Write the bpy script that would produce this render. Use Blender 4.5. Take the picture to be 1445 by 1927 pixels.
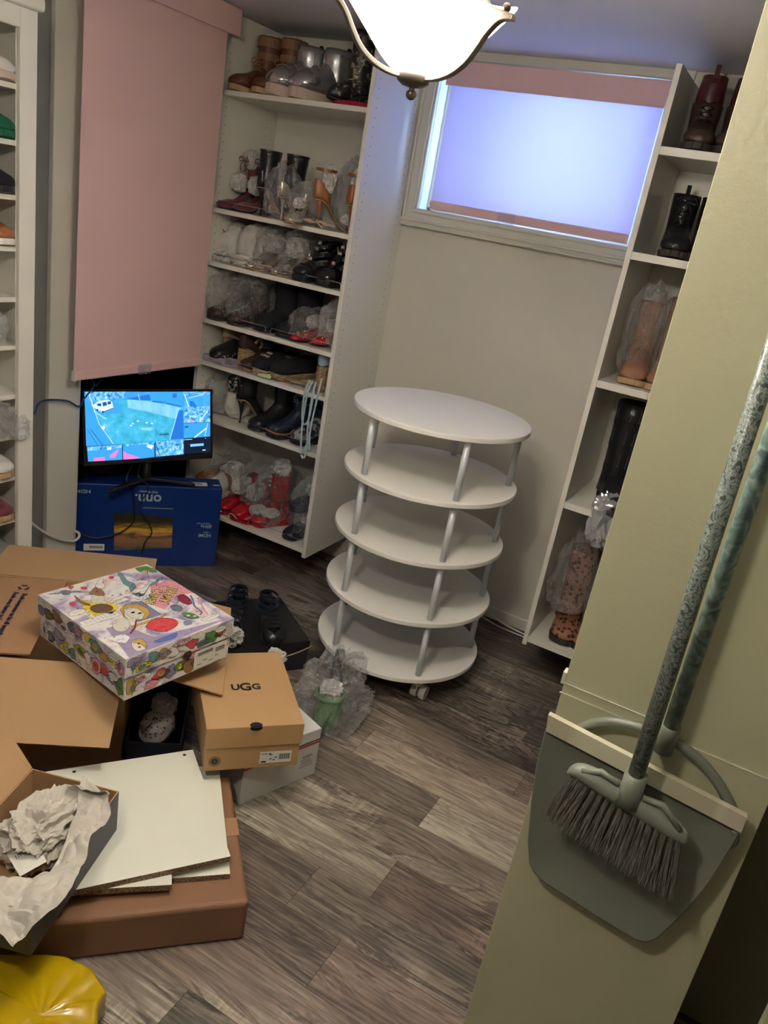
import bpy, bmesh, math, random
from mathutils import Vector, Matrix, noise
for o in list(bpy.data.objects): bpy.data.objects.remove(o)
SC=bpy.context.scene; COL=SC.collection
PI=math.pi; R=math.radians
# ---------------------------------------------------------------- camera, world, exposure, main lights
cam=bpy.data.cameras.new('camera'); cam.sensor_fit='VERTICAL'; cam.sensor_height=36; cam.lens=27.74; cam.clip_start=.02
co=bpy.data.objects.new('camera',cam); COL.objects.link(co); SC.camera=co
co.matrix_world=Matrix(((0.86407,-0.31056,0.39606,0.0),(0.47473,0.23922,-0.84697,0.0),(0.16829,0.91996,0.35403,1.6),(0,0,0,1)))
W=bpy.data.worlds.new('world'); SC.world=W; W.use_nodes=True
W.node_tree.nodes['Background'].inputs[0].default_value=(.22,.5,1,1)
W.node_tree.nodes['Background'].inputs[1].default_value=1.8
SC.view_settings.view_transform='Standard'; SC.view_settings.look='None'
SC.view_settings.exposure=0.9; SC.view_settings.gamma=1
try: SC.view_settings.use_curve_mapping=False
except Exception: pass
LAMP_E=70.0; BULB_W=22.0; HALL_W=15.0; DAY_W=46.0
def area(name,loc,rot,sx,sy,w,col):
    l=bpy.data.lights.new(name,'AREA'); l.shape='RECTANGLE'; l.size=sx; l.size_y=sy; l.energy=w; l.color=col
    o=bpy.data.objects.new(name,l); COL.objects.link(o); o.location=loc; o.rotation_euler=rot; return o
area('daylight',(-1.02,3.52,1.90),(R(-90),0,0),.34,.16,DAY_W,(.34,.6,1))
# ---------------------------------------------------------------- materials
def newmat(name):
    m=bpy.data.materials.new(name); m.use_nodes=True; nt=m.node_tree
    return m,nt,nt.nodes['Principled BSDF']
def pm(name,c,rough=.6,metal=0,bump=0,bscale=200,var=0,vscale=8,spec=.5,emit=None,es=0,sheen=0,coat=0):
    m,nt,b=newmat(name)
    b.inputs['Base Color'].default_value=(*c,1); b.inputs['Roughness'].default_value=rough; b.inputs['Metallic'].default_value=metal
    b.inputs['Specular IOR Level'].default_value=spec
    if sheen: b.inputs['Sheen Weight'].default_value=sheen
    if coat: b.inputs['Coat Weight'].default_value=coat
    if emit: b.inputs['Emission Color'].default_value=(*emit,1); b.inputs['Emission Strength'].default_value=es
    N=nt.nodes; Lk=nt.links
    tc=N.new('ShaderNodeTexCoord')
    if var:
        n=N.new('ShaderNodeTexNoise'); n.inputs['Scale'].default_value=vscale; n.inputs['Detail'].default_value=5
        Lk.new(tc.outputs['Object'],n.inputs['Vector'])
        mx=N.new('ShaderNodeMix'); mx.data_type='RGBA'
        mx.inputs[6].default_value=(*[x*(1-var) for x in c],1); mx.inputs[7].default_value=(*[min(1,x*(1+var)) for x in c],1)
        Lk.new(n.outputs['Fac'],mx.inputs[0]); Lk.new(mx.outputs[2],b.inputs['Base Color'])
    if bump:
        n=N.new('ShaderNodeTexNoise'); n.inputs['Scale'].default_value=bscale; n.inputs['Detail'].default_value=4
        Lk.new(tc.outputs['Object'],n.inputs['Vector'])
        bp=N.new('ShaderNodeBump'); bp.inputs['Strength'].default_value=bump; bp.inputs['Distance'].default_value=.004
        Lk.new(n.outputs['Fac'],bp.inputs['Height']); Lk.new(bp.outputs[0],b.inputs['Normal'])
    return m
def plastic(name,tint=(.96,.97,.98),white=.05,gl=.42,alpha=.42):
    m,nt,b=newmat(name); N=nt.nodes; L=nt.links; N.remove(b)
    out=N['Material Output']; tr=N.new('ShaderNodeBsdfTransparent'); tr.inputs[0].default_value=(*tint,1)
    g=N.new('ShaderNodeBsdfGlossy'); g.inputs['Roughness'].default_value=.18; g.inputs[0].default_value=(1,1,1,1)
    df=N.new('ShaderNodeBsdfDiffuse'); df.inputs[0].default_value=(.8,.82,.85,1)
    lw=N.new('ShaderNodeLayerWeight'); lw.inputs[0].default_value=.35
    n=N.new('ShaderNodeTexNoise'); n.inputs['Scale'].default_value=30; n.inputs['Detail'].default_value=4; n.inputs['Distortion'].default_value=2
    tc=N.new('ShaderNodeTexCoord'); L.new(tc.outputs['Object'],n.inputs['Vector'])
    bp=N.new('ShaderNodeBump'); bp.inputs['Strength'].default_value=1.0; bp.inputs['Distance'].default_value=.02
    L.new(n.outputs['Fac'],bp.inputs['Height']); L.new(bp.outputs[0],g.inputs['Normal'])
    m1=N.new('ShaderNodeMixShader'); m1.inputs[0].default_value=white; L.new(tr.outputs[0],m1.inputs[1]); L.new(df.outputs[0],m1.inputs[2])
    ma=N.new('ShaderNodeMath'); ma.operation='MULTIPLY_ADD'; ma.inputs[1].default_value=alpha; ma.inputs[2].default_value=gl*.25; L.new(lw.outputs['Facing'],ma.inputs[0])
    m2=N.new('ShaderNodeMixShader'); L.new(ma.outputs[0],m2.inputs[0]); L.new(m1.outputs[0],m2.inputs[1]); L.new(g.outputs[0],m2.inputs[2])
    L.new(m2.outputs[0],out.inputs[0]); return m
def ramp_mat(name,stops,scale=10,rough=.6,kind='noise',dist=0,detail=4,metal=0,vec=(1,1,1),bump=0):
    m,nt,b=newmat(name); N=nt.nodes; L=nt.links
    b.inputs['Roughness'].default_value=rough; b.inputs['Metallic'].default_value=metal
    tc=N.new('ShaderNodeTexCoord'); mp=N.new('ShaderNodeMapping'); mp.inputs['Scale'].default_value=vec
    L.new(tc.outputs['Object'],mp.inputs[0])
    if kind=='noise':
        n=N.new('ShaderNodeTexNoise'); n.inputs['Detail'].default_value=detail; n.inputs['Distortion'].default_value=dist; o='Fac'
    else:
        n=N.new('ShaderNodeTexVoronoi'); o='Distance'
        if kind=='cell': o='Color'
    n.inputs['Scale'].default_value=scale; L.new(mp.outputs[0],n.inputs['Vector'])
    r=N.new('ShaderNodeValToRGB'); L.new(n.outputs[o],r.inputs[0])
    cr=r.color_ramp
    while len(cr.elements)<len(stops): cr.elements.new(.5)
    for e,(p,c) in zip(cr.elements,stops): e.position=p; e.color=(*c,1)
    L.new(r.outputs[0],b.inputs['Base Color'])
    if bump:
        bp=N.new('ShaderNodeBump'); bp.inputs['Strength'].default_value=bump; bp.inputs['Distance'].default_value=.003
        L.new(n.outputs[o],bp.inputs['Height']); L.new(bp.outputs[0],b.inputs['Normal'])
    return m
M={}
M['wall']=pm('wall_paint',(.60,.57,.50),.55,bump=.15,bscale=120,var=.03)
M['grey']=pm('grey_wall_paint',(.20,.20,.19),.5,bump=.1,bscale=120)
M['dimwall']=pm('bounce_cutting_dark',(.10,.09,.08),.6)  # unseen walls coloured dark to cut light bouncing back into the room
M['ceil']=pm('ceiling_paint',(.66,.66,.69),.7,bump=.15,bscale=150)
M['cream']=pm('cream_gloss_paint',(.50,.49,.325),.38,bump=.12,bscale=90,var=.02)
M['trim']=pm('trim_paint',(.62,.60,.53),.35,bump=.05)
M['mel']=pm('white_melamine',(.74,.72,.66),.32,bump=.06,bscale=400)
M['disc']=pm('white_laminate',(.80,.79,.76),.4,bump=.08,bscale=500)
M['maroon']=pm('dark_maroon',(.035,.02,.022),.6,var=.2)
M['dark']=pm('dark_void',(.012,.012,.012),.8)
M['black']=pm('black_plastic',(.012,.012,.014),.3)
M['matblack']=pm('matte_black_card',(.014,.015,.02),.45)
M['bleather']=pm('black_leather',(.014,.014,.018),.3,bump=.3,bscale=90)
M['bsuede']=pm('black_suede',(.008,.009,.013),.9,bump=.4,bscale=300)
M['navy']=pm('navy_leather',(.012,.018,.035),.35,bump=.2)
M['tan']=pm('cognac_leather',(.30,.11,.04),.35,bump=.2,bscale=60)
M['brownboot']=pm('brown_boot_leather',(.13,.048,.024),.5,bump=.4,bscale=50,var=.3,vscale=20)
M['tanboot']=pm('tan_suede',(.27,.13,.075),.7,bump=.4,bscale=70,var=.15,vscale=15)
M['maroonboot']=pm('oxblood_leather',(.07,.016,.018),.35,bump=.3,bscale=60)
M['darkbrown']=pm('dark_brown_leather',(.05,.03,.022),.35,bump=.2)
M['burg']=pm('burgundy_velvet',(.12,.008,.02),.6,sheen=.5)
M['redl']=pm('red_leather',(.36,.006,.018),.25,coat=.5)
M['crimson']=pm('crimson_felt',(.45,.01,.06),.8)
M['silver']=pm('silver_leather',(.62,.63,.65),.24,metal=.85,bump=.35,bscale=14)
M['creamsole']=pm('cream_rubber',(.52,.42,.35),.7)
M['sole']=pm('dark_rubber_sole',(.03,.025,.02),.7)
M['tansole']=pm('crepe_sole',(.42,.28,.15),.7)
M['rope']=ramp_mat('jute_rope',[(.35,(.16,.09,.04)),(.65,(.42,.28,.15))],1,.9,vec=(40,40,260),bump=.6)
M['tissue']=pm('white_tissue',(.55,.53,.51),.8,bump=.5,bscale=40)
M['paper']=pm('grey_packing_paper',(.56,.53,.47),.8,bump=.4,bscale=30,var=.05)
M['dust']=pm('white_cotton_bag',(.60,.58,.56),.85,bump=.5,bscale=45)
M['chrome']=pm('chrome_wire',(.7,.7,.7),.15,metal=1)
M['rhine']=ramp_mat('rhinestones',[(.2,(.25,.22,.16)),(.55,(.9,.88,.8))],260,.15,'cell',metal=.8)
M['glit']=ramp_mat('holographic_glitter',[(.2,(.45,.42,.32)),(.5,(.7,.75,.7)),(.8,(.85,.7,.6))],300,.2,'cell',metal=.6)
M['lace']=ramp_mat('black_gold_lace',[(.46,(.012,.012,.016)),(.56,(.03,.03,.035)),(.66,(.45,.38,.22))],45,.4,dist=1)
M['leo']=ramp_mat('leopard_print',[(.22,(.02,.01,.008)),(.36,(.04,.02,.012)),(.44,(.30,.12,.07))],55,.6,'voro')
M['check']=ramp_mat('grey_check',[(.4,(.02,.02,.025)),(.55,(.3,.3,.3))],60,.6,'cell')
M['floral']=ramp_mat('floral_sleeve',[(.38,(.10,.13,.14)),(.52,(.17,.27,.25)),(.64,(.34,.44,.40))],38,.35,dist=1.2)
M['paisley']=ramp_mat('paisley_sleeve',[(.38,(.05,.07,.07)),(.45,(.33,.38,.34)),(.50,(.06,.08,.08)),(.56,(.36,.41,.36)),(.62,(.08,.11,.11))],48,.35,dist=2.6,detail=1)
M['plas']=plastic('clear_plastic_bag')
M['plas2']=plastic('milky_plastic_bag',white=.16)
M['smoke']=plastic('thin_clear_bag',white=.02,alpha=.28)
M['card']=pm('kraft_cardboard',(.36,.20,.10),.75,bump=.2,bscale=60,var=.05,vscale=4)
M['cardin']=pm('kraft_cardboard_inside',(.42,.26,.13),.75,bump=.15,bscale=60,var=.05,vscale=4)
M['ugg']=pm('tan_shoebox_card',(.46,.28,.13),.6,bump=.08,bscale=300,var=.03)
M['redbrown']=pm('red_brown_cardboard',(.23,.115,.06),.6,bump=.2,bscale=40,var=.08,vscale=3)
M['greycard']=pm('grey_shoebox_card',(.075,.075,.095),.5)
M['whitecard']=pm('white_glossy_card',(.68,.68,.68),.4)
M['blue']=pm('blue_printed_card',(.006,.028,.17),.28,var=.1,vscale=6)
M['yellow']=pm('yellow_mailer_film',(.50,.33,.003),.28,bump=.6,bscale=9,coat=.4)
M['pink']=pm('pink_shade_fabric',(.76,.50,.49),.8,bump=.35,bscale=700)
M['grayp']=pm('grey_green_plastic',(.185,.20,.16),.38,bump=.05)
M['grayp2']=pm('grey_green_plastic_light',(.22,.245,.20),.4)
M['bristle']=ramp_mat('grey_bristle',[(.3,(.05,.05,.042)),(.7,(.22,.21,.17))],1,.6,vec=(300,300,10))
M['tape']=ramp_mat('masking_tape',[(.45,(.50,.47,.33)),(.5,(.62,.60,.44)),(.55,(.55,.50,.40))],9,.6,vec=(1,0,0),detail=0)
M['ink']=pm('black_ink',(.01,.01,.012),.5); M['inkb']=pm('navy_ink',(.015,.02,.06),.5)
M['inkw']=pm('pale_ink',(.45,.58,.60),.5); M['white']=pm('white_sheet',(.72,.71,.66),.6)
M['redink']=pm('red_ink',(.45,.01,.02),.5); M['greyink']=pm('grey_ink',(.18,.18,.19),.5)
M['board']=pm('white_melamine_board',(.78,.79,.70),.3,bump=.04); M['chip']=ramp_mat('chipboard_edge',[(.4,(.10,.065,.035)),(.6,(.30,.21,.12))],220,.9)
M['alu']=pm('satin_aluminium',(.64,.68,.72),.35,metal=.15)
M['caster']=pm('white_caster_plastic',(.72,.70,.64),.4)
M['bronze']=pm('antique_bronze',(.10,.083,.066),.32,metal=.75)
M['bluecord']=pm('blue_cable',(.012,.035,.16),.35); M['whitecord']=pm('white_cable',(.65,.65,.62),.4)
M['lav']=pm('lavender_cotton',(.50,.45,.55),.85,bump=.4); M['lime']=pm('pale_green_ribbon',(.55,.62,.35),.7); M['skyrib']=pm('pale_blue_ribbon',(.36,.48,.55),.6)
M['green']=pm('green_leather',(.10,.24,.10),.35); M['dgreen']=pm('dark_green_knit',(.005,.10,.05),.9)
M['beige']=pm('beige_ribbon',(.62,.48,.34),.7); M['stud']=pm('polished_stud',(.9,.9,.88),.25,metal=.6)
M['gold']=pm('gold_metal',(.7,.55,.3),.3,metal=1)
M['foil']=pm('silver_film_bag',(.7,.72,.78),.22,metal=.7,bump=.8,bscale=40)
# ---------------------------------------------------------------- helpers
class MB:
    def __init__(s): s.v=[]; s.f=[]; s.m=[]
    def add(s,vs,fs,mi=0):
        n=len(s.v); s.v+= [Vector(v) for v in vs]; s.f+=[[i+n for i in f] for f in fs]; s.m+=[mi]*len(fs); return s
    def box(s,a,b,mi=0,mat=None):
        x0,y0,z0=a; x1,y1,z1=b
        vs=[Vector(p) for p in [(x0,y0,z0),(x1,y0,z0),(x1,y1,z0),(x0,y1,z0),(x0,y0,z1),(x1,y0,z1),(x1,y1,z1),(x0,y1,z1)]]
        if mat: vs=[mat@v for v in vs]
        return s.add(vs,[(3,2,1,0),(4,5,6,7),(0,1,5,4),(1,2,6,5),(2,3,7,6),(3,0,4,7)],mi)
    def loft(s,rings,close=True,cap0=True,cap1=True,mi=0):
        n=len(rings[0]); vs=[p for r in rings for p in r]; fs=[]
        for i in range(len(rings)-1):
            for j in range(n if close else n-1):
                k=(j+1)%n; fs.append((i*n+j,i*n+k,(i+1)*n+k,(i+1)*n+j))
        if cap0: fs.append(tuple(range(n))[::-1])
        if cap1: fs.append(tuple((len(rings)-1)*n+j for j in range(n)))
        return s.add(vs,fs,mi)
    def tube(s,pts,r,n=8,mi=0,closed=False,sm=0):
        pts=[Vector(p) for p in pts]
        if sm: pts=smooth(pts,sm,closed)
        rings=[]; up=None
        for i,p in enumerate(pts):
            if closed: t=(pts[(i+1)%len(pts)]-pts[i-1])
            else: t=(pts[min(i+1,len(pts)-1)]-pts[max(i-1,0)])
            t.normalize()
            if up is None:
                up=Vector((0,0,1)) if abs(t.z)<.9 else Vector((1,0,0))
            a=t.cross(up); 
            if a.length<1e-5: a=t.orthogonal()
            a.normalize(); b=a.cross(t).normalized(); up=b
            rr=r[i] if isinstance(r,(list,tuple)) else r
            rings.append([p+a*math.cos(k*2*PI/n)*rr+b*math.sin(k*2*PI/n)*rr for k in range(n)])
        if closed: rings.append(rings[0])
        return s.loft(rings,True,not closed,not closed,mi)
    def ribbon(s,pts,w,th=.0012,wd=(0,0,1),mi=0,sm=0,closed=False):
        pts=[Vector(p) for p in pts]
        if sm: pts=smooth(pts,sm,closed)
        wd=Vector(wd); rings=[]
        for i,p in enumerate(pts):
            t=(pts[(i+1)%len(pts)]-pts[i-1]) if closed else (pts[min(i+1,len(pts)-1)]-pts[max(i-1,0)])
            t.normalize(); n=t.cross(wd)
            if n.length<1e-4: n=t.orthogonal()
            n.normalize(); b=n.cross(t).normalized()
            rings.append([p+b*w/2+n*th/2,p-b*w/2+n*th/2,p-b*w/2-n*th/2,p+b*w/2-n*th/2])
        if closed: rings.append(rings[0])
        return s.loft(rings,True,not closed,not closed,mi)
    def cyl(s,c,r,z0,z1,n=32,r2=None,mi=0):
        r2=r if r2 is None else r2
        return s.loft([[Vector((c[0]+q*math.cos(k*2*PI/n),c[1]+q*math.sin(k*2*PI/n),z)) for k in range(n)] for q,z in((r,z0),(r2,z1))],mi=mi)
    def lathe(s,prof,n=32,c=(0,0),mi=0,cap=False):
        return s.loft([[Vector((c[0]+r*math.cos(k*2*PI/n),c[1]+r*math.sin(k*2*PI/n),z)) for k in range(n)] for r,z in prof],True,cap,cap,mi)
    def poly(s,pts,z=0,mi=0):
        return s.add([Vector((p[0],p[1],z)) for p in pts],[tuple(range(len(pts)))],mi)
    def prism(s,pts,z0,z1,mi=0):
        return s.loft([[Vector((p[0],p[1],z)) for p in pts] for z in(z0,z1)],mi=mi)
    def sph(s,c,r,n=10,mi=0,sc=(1,1,1)):
        c=Vector(c); rings=[]
        for i in range(1,n):
            a=PI*i/n; rings.append([c+Vector((r*sc[0]*math.sin(a)*math.cos(k*2*PI/(n+2)),r*sc[1]*math.sin(a)*math.sin(k*2*PI/(n+2)),-r*sc[2]*math.cos(a))) for k in range(n+2)])
        return s.loft(rings,mi=mi)
    def build(s,name,mats,parent=None,smooth=False,bevel=0,sub=0,solid=0,T=None,seg=2,label=None):
        me=bpy.data.meshes.new(name); me.from_pydata([tuple(T@v) if T else tuple(v) for v in s.v],[],s.f)
        mats=mats if isinstance(mats,(list,tuple)) else [mats]
        for m in mats: me.materials.append(M[m] if isinstance(m,str) else m)
        me.polygons.foreach_set('material_index',s.m)
        bm=bmesh.new(); bm.from_mesh(me); bmesh.ops.remove_doubles(bm,verts=bm.verts,dist=1e-6)
        if solid==0: bmesh.ops.recalc_face_normals(bm,faces=bm.faces)
        bm.to_mesh(me); bm.free()
        if smooth: me.polygons.foreach_set('use_smooth',[True]*len(me.polygons))
        o=bpy.data.objects.new(name,me); COL.objects.link(o)
        if parent: o.parent=parent
        if label: o["label"]=label
        if solid:
            md=o.modifiers.new('s','SOLIDIFY'); md.thickness=solid; md.offset=0
        if bevel:
            md=o.modifiers.new('b','BEVEL'); md.width=bevel; md.segments=seg; md.limit_method='ANGLE'; md.angle_limit=R(40)
            md.harden_normals=False
        if sub:
            md=o.modifiers.new('u','SUBSURF'); md.levels=sub; md.render_levels=sub
        return o
def smooth(pts,k,closed=False):
    out=[]; n=len(pts)
    rng=range(n) if closed else range(n-1)
    for i in rng:
        if closed: p0,p1,p2,p3=pts[i-1],pts[i],pts[(i+1)%n],pts[(i+2)%n]
        else: p0,p1,p2,p3=pts[max(i-1,0)],pts[i],pts[i+1],pts[min(i+2,n-1)]
        for j in range(k):
            t=j/k; out.append(.5*((2*p1)+(p2-p0)*t+(2*p0-5*p1+4*p2-p3)*t*t+(3*p1-p0-3*p2+p3)*t**3))
    if not closed: out.append(pts[-1])
    return out
def tag(o,label,cat,group=None,kind=None):
    o['label']=label; o['category']=cat
    if group: o['group']=group
    if kind: o['kind']=kind
    return o
def root(name,label,cat,loc=(0,0,0),rz=0,group=None):
    o=bpy.data.objects.new(name,None); COL.objects.link(o); o.empty_display_size=.05
    o.location=loc; o.rotation_euler=(0,0,rz); return tag(o,label,cat,group)
def struct(o): o['kind']='structure'; return o
def text(body,size,mat,parent,T,name='lettering',ext=.0004,align='CENTER',sx=1,bold=0,label=None):
    c=bpy.data.curves.new('t','FONT'); c.body=body; c.size=size; c.extrude=ext; c.align_x=align; c.align_y='CENTER'; c.offset=bold
    c.resolution_u=3
    t=bpy.data.objects.new('t',c); COL.objects.link(t)
    dg=bpy.context.evaluated_depsgraph_get(); me=bpy.data.meshes.new_from_object(t.evaluated_get(dg)); me.name=name
    bpy.data.objects.remove(t); bpy.data.curves.remove(c)
    me.transform(T@Matrix.Diagonal((sx,1,1,1))); me.materials.clear(); me.materials.append(M[mat])
    o=bpy.data.objects.new(name,me); COL.objects.link(o); o.parent=parent
    if label: o['label']=label
    return o
def fr(o,x,y,z):  # frame matrix from origin and axes
    return Matrix(((x[0],y[0],z[0],o[0]),(x[1],y[1],z[1],o[1]),(x[2],y[2],z[2],o[2]),(0,0,0,1)))
def blob(mb,c,s,seed=0,amp=.15,freq=2.2,sub=3,flat=None,ridge=True,top=None,mi=0):
    bm=bmesh.new(); bmesh.ops.create_icosphere(bm,subdivisions=sub,radius=1)
    off=Vector((seed*7.31,seed*3.7,seed*1.9))
    for v in bm.verts:
        p=v.co.copy(); n=noise.noise(p*freq+off); n2=noise.noise(p*freq*2.6+off*2)
        d=(1-abs(n)*2.2)*amp+(1-abs(n2)*2)*amp*.45 if ridge else n*amp*1.6+n2*amp*.5
        q=Vector([math.copysign(abs(a)**.75,a) for a in p]); q=q*(1+d-amp*.6)
        if top and p.z>.35: q.x*=1-(p.z-.35)*top; q.y*=1-(p.z-.35)*top
        v.co=Vector((q.x*s[0],q.y*s[1],q.z*s[2]))+Vector(c)
        if flat is not None and v.co.z<flat: v.co.z=flat+(.001*(n2+1))
    bm.verts.index_update()
    mb.add([v.co.copy() for v in bm.verts],[[v.index for v in f.verts] for f in bm.faces],mi); bm.free(); return mb
# ---------------------------------------------------------------- floor planks
def floor():
    m,nt,b=newmat('vinyl_plank_floor'); N=nt.nodes; L=nt.links
    b.inputs['Roughness'].default_value=.42
    at=N.new('ShaderNodeAttribute'); at.attribute_name='tone'
    tc=N.new('ShaderNodeTexCoord'); sp=N.new('ShaderNodeVectorMath'); sp.operation='ADD'
    sc=N.new('ShaderNodeVectorMath'); sc.operation='SCALE'; sc.inputs['Scale'].default_value=37
    L.new(at.outputs['Vector'],sc.inputs[0]); L.new(tc.outputs['Object'],sp.inputs[0]); L.new(sc.outputs[0],sp.inputs[1])
    def nz(scale,vec,detail=6,dist=0.):
        mp=N.new('ShaderNodeMapping'); mp.inputs['Scale'].default_value=vec; L.new(sp.outputs[0],mp.inputs[0])
        n=N.new('ShaderNodeTexNoise'); n.inputs['Scale'].default_value=scale; n.inputs['Detail'].default_value=detail; n.inputs['Distortion'].default_value=dist
        n.inputs['Roughness'].default_value=.62
        L.new(mp.outputs[0],n.inputs['Vector']); return n.outputs['Fac']
    g1=nz(1,(2.0,9,1),6,1.8); g2=nz(1,(5,130,1),5,.3); g3=nz(1,(70,10,1),4,.5); g4=nz(1,(1.4,4,1),3,.6)
    def mth(op,a,b_,c=None,cl=False):
        n=N.new('ShaderNodeMath'); n.operation=op; n.use_clamp=cl
        for i,x in enumerate((a,b_,c)):
            if x is None: continue
            if isinstance(x,(int,float)): n.inputs[i].default_value=x
            else: L.new(x,n.inputs[i])
        return n.outputs[0]
    sep=N.new('ShaderNodeSeparateXYZ'); L.new(at.outputs['Vector'],sep.inputs[0])
    # ring-like wood figure bands
    band=mth('SINE',mth('MULTIPLY',g1,46),0); band=mth('MULTIPLY',band,.5)
    v=mth('MULTIPLY_ADD',mth('SUBTRACT',g2,.5),1.15,mth('MULTIPLY',mth('SUBTRACT',g4,.5),1.5))
    v=mth('ADD',v,mth('MULTIPLY',band,.10))
    mask=mth('MULTIPLY',mth('SUBTRACT',g4,.52,cl=True),6,cl=True)
    v=mth('ADD',v,mth('MULTIPLY',mth('MULTIPLY',mth('SUBTRACT',g3,.5),mask),1.1))
    av=mth('ABSOLUTE',mth('SUBTRACT',g1,.5),0); sk=mth('SUBTRACT',1,mth('MULTIPLY',av,22),cl=True); m2=mth('MULTIPLY',mth('SUBTRACT',g4,.44,cl=True),7,cl=True)
    v=mth('SUBTRACT',v,mth('MULTIPLY',mth('MULTIPLY',sk,m2),.34))
    v=mth('ADD',mth('ADD',v,.45),mth('MULTIPLY',mth('SUBTRACT',sep.outputs[0],.5),1.0))
    r=N.new('ShaderNodeValToRGB'); cr=r.color_ramp
    st=[(0.0,(.032,.027,.024)),(.22,(.085,.070,.060)),(.42,(.175,.140,.118)),(.62,(.255,.215,.178)),(.85,(.42,.375,.305)),(1,(.52,.48,.40))]
    while len(cr.elements)<len(st): cr.elements.new(.5)
    for e,(p,c) in zip(cr.elements,st): e.position=p; e.color=(*c,1)
    L.new(v,r.inputs[0])
    hs=N.new('ShaderNodeMix'); hs.data_type='RGBA'; hs.blend_type='MULTIPLY'; hs.inputs[0].default_value=1
    L.new(r.outputs[0],hs.inputs[6])
    tint=N.new('ShaderNodeMix'); tint.data_type='RGBA'; tint.inputs[6].default_value=(1,.93,.90,1); tint.inputs[7].default_value=(.97,1,.98,1); L.new(sep.outputs[1],tint.inputs[0])
    L.new(tint.outputs[2],hs.inputs[7]); L.new(hs.outputs[2],b.inputs['Base Color'])
    bp=N.new('ShaderNodeBump'); bp.inputs['Strength'].default_value=.25; bp.inputs['Distance'].default_value=.002; L.new(g2,bp.inputs['Height']); L.new(bp.outputs[0],b.inputs['Normal'])
    M['floor']=m
    rnd=random.Random(5); mb=MB(); tones=[]
    # rows of .15 m planks laid along the back wall; each row has its own joint offset
    joints={12:[-.35],13:[-.295],14:[-.42],11:[-.84],10:[-.528],9:[-1.2],8:[-.515],7:[-.67],6:[-.51],5:[-.2],15:[-.9],16:[-.6]}
    special={(11,-.84):.88,(10,-.528):.86,(8,-1.735):.72,(7,-.67):.45,(14,-1.64):.35}
    for r_ in range(-10,28):
        y0=r_*.15+.2345; y1=y0+.15-.0009
        js=joints.get(r_,[rnd.uniform(-1.22,0)])[0]
        x=js-1.22*3
        while x<1.6:
            mb.add([(x+.0005,y0,0),(x+1.2195,y0,0),(x+1.2195,y1,0),(x+.0005,y1,0)],[(0,1,2,3)])
            t=rnd.uniform(.22,.62)
            for k,vv in special.items():
                if k[0]==r_ and abs(k[1]-x)<.02: t=vv
            tones.append((t,rnd.random(),rnd.random())); x+=1.22
    mb.add([(-3.3,-1.4,-.002),(1.6,-1.4,-.002),(1.6,4.0,-.002),(-3.3,4.0,-.002)],[(0,1,2,3)],1)
    me=bpy.data.meshes.new('floor'); me.from_pydata([tuple(v) for v in mb.v],[],mb.f); me.materials.append(m); me.materials.append(M['dark'])
    a=me.attributes.new('tone','FLOAT_VECTOR','FACE')
    for i,t in enumerate(tones+[(0,0,0)]): a.data[i].vector=t
    me.polygons.foreach_set('material_index',mb.m)
    o=bpy.data.objects.new('floor',me); COL.objects.link(o); struct(o)
floor()
# ---------------------------------------------------------------- room shell
YB=3.1; ZC=2.2
wx0,wx1,wz0,wz1=-1.54,-.665,1.62,2.168
b=MB(); b.box((-2.5,YB,0),(wx0,YB+.22,ZC)).box((wx1,YB,0),(1.4,YB+.22,ZC)).box((wx0,YB,0),(wx1,YB+.22,wz0)).box((wx0,YB,wz1),(wx1,YB+.22,ZC))
struct(b.build('wall_back','wall'))
struct(MB().box((-3.1,-1.3,ZC),(1.5,YB+.3,ZC+.1)).build('ceiling','ceil'))
b=MB().box((-2.41,-1.3,0),(-2.32,2.07,ZC)).box((-2.41,3.0,0),(-2.32,YB,ZC)).box((-2.41,2.07,2.17),(-2.32,3.0,ZC)).build('wall_left','grey'); struct(b)
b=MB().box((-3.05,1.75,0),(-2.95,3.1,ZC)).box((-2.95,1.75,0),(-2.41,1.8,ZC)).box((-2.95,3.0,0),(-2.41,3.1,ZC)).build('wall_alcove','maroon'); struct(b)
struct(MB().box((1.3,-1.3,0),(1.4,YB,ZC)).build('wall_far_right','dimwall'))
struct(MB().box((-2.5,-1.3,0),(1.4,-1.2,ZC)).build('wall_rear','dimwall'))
# casing of the alcove opening
struct(MB().box((-2.32,1.934,0),(-2.298,2.068,ZC)).box((-2.41,2.068,0),(-2.298,2.078,ZC)).build('trim_1','trim',bevel=.003))
struct(MB().box((-1.61,YB-.012,0),(-.6,YB,.055)).build('baseboard_back','trim',bevel=.004))
struct(MB().box((-2.28,YB-.012,0),(-1.61,YB,.055)).build('baseboard_left','trim',bevel=.004))
# right hand partition with the broom, the dark nook and the wall beside the doorway
b=MB().box((-.178,1.22,0),(.172,1.238,ZC)).build('wall_right','cream',bevel=.001); struct(b)
b=MB().box((-.17,1.2385,0),(-.152,1.62,ZC)).box((-.152,1.6,0),(1.3,1.62,ZC)).build('wall_nook','cream'); struct(b)
b=MB().box((-.181,1.2185,.885),(.172,1.2199,.887)).box((-.181,1.2180,.905),(.02,1.2199,.9062)).box((-.184,1.2185,.903),(-.178,1.238,.925)).build('trim_2','trim'); struct(b)
b=MB().box((.262,1.05,0),(1.3,1.12,ZC)).build('wall_front','cream'); struct(b)
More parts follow.
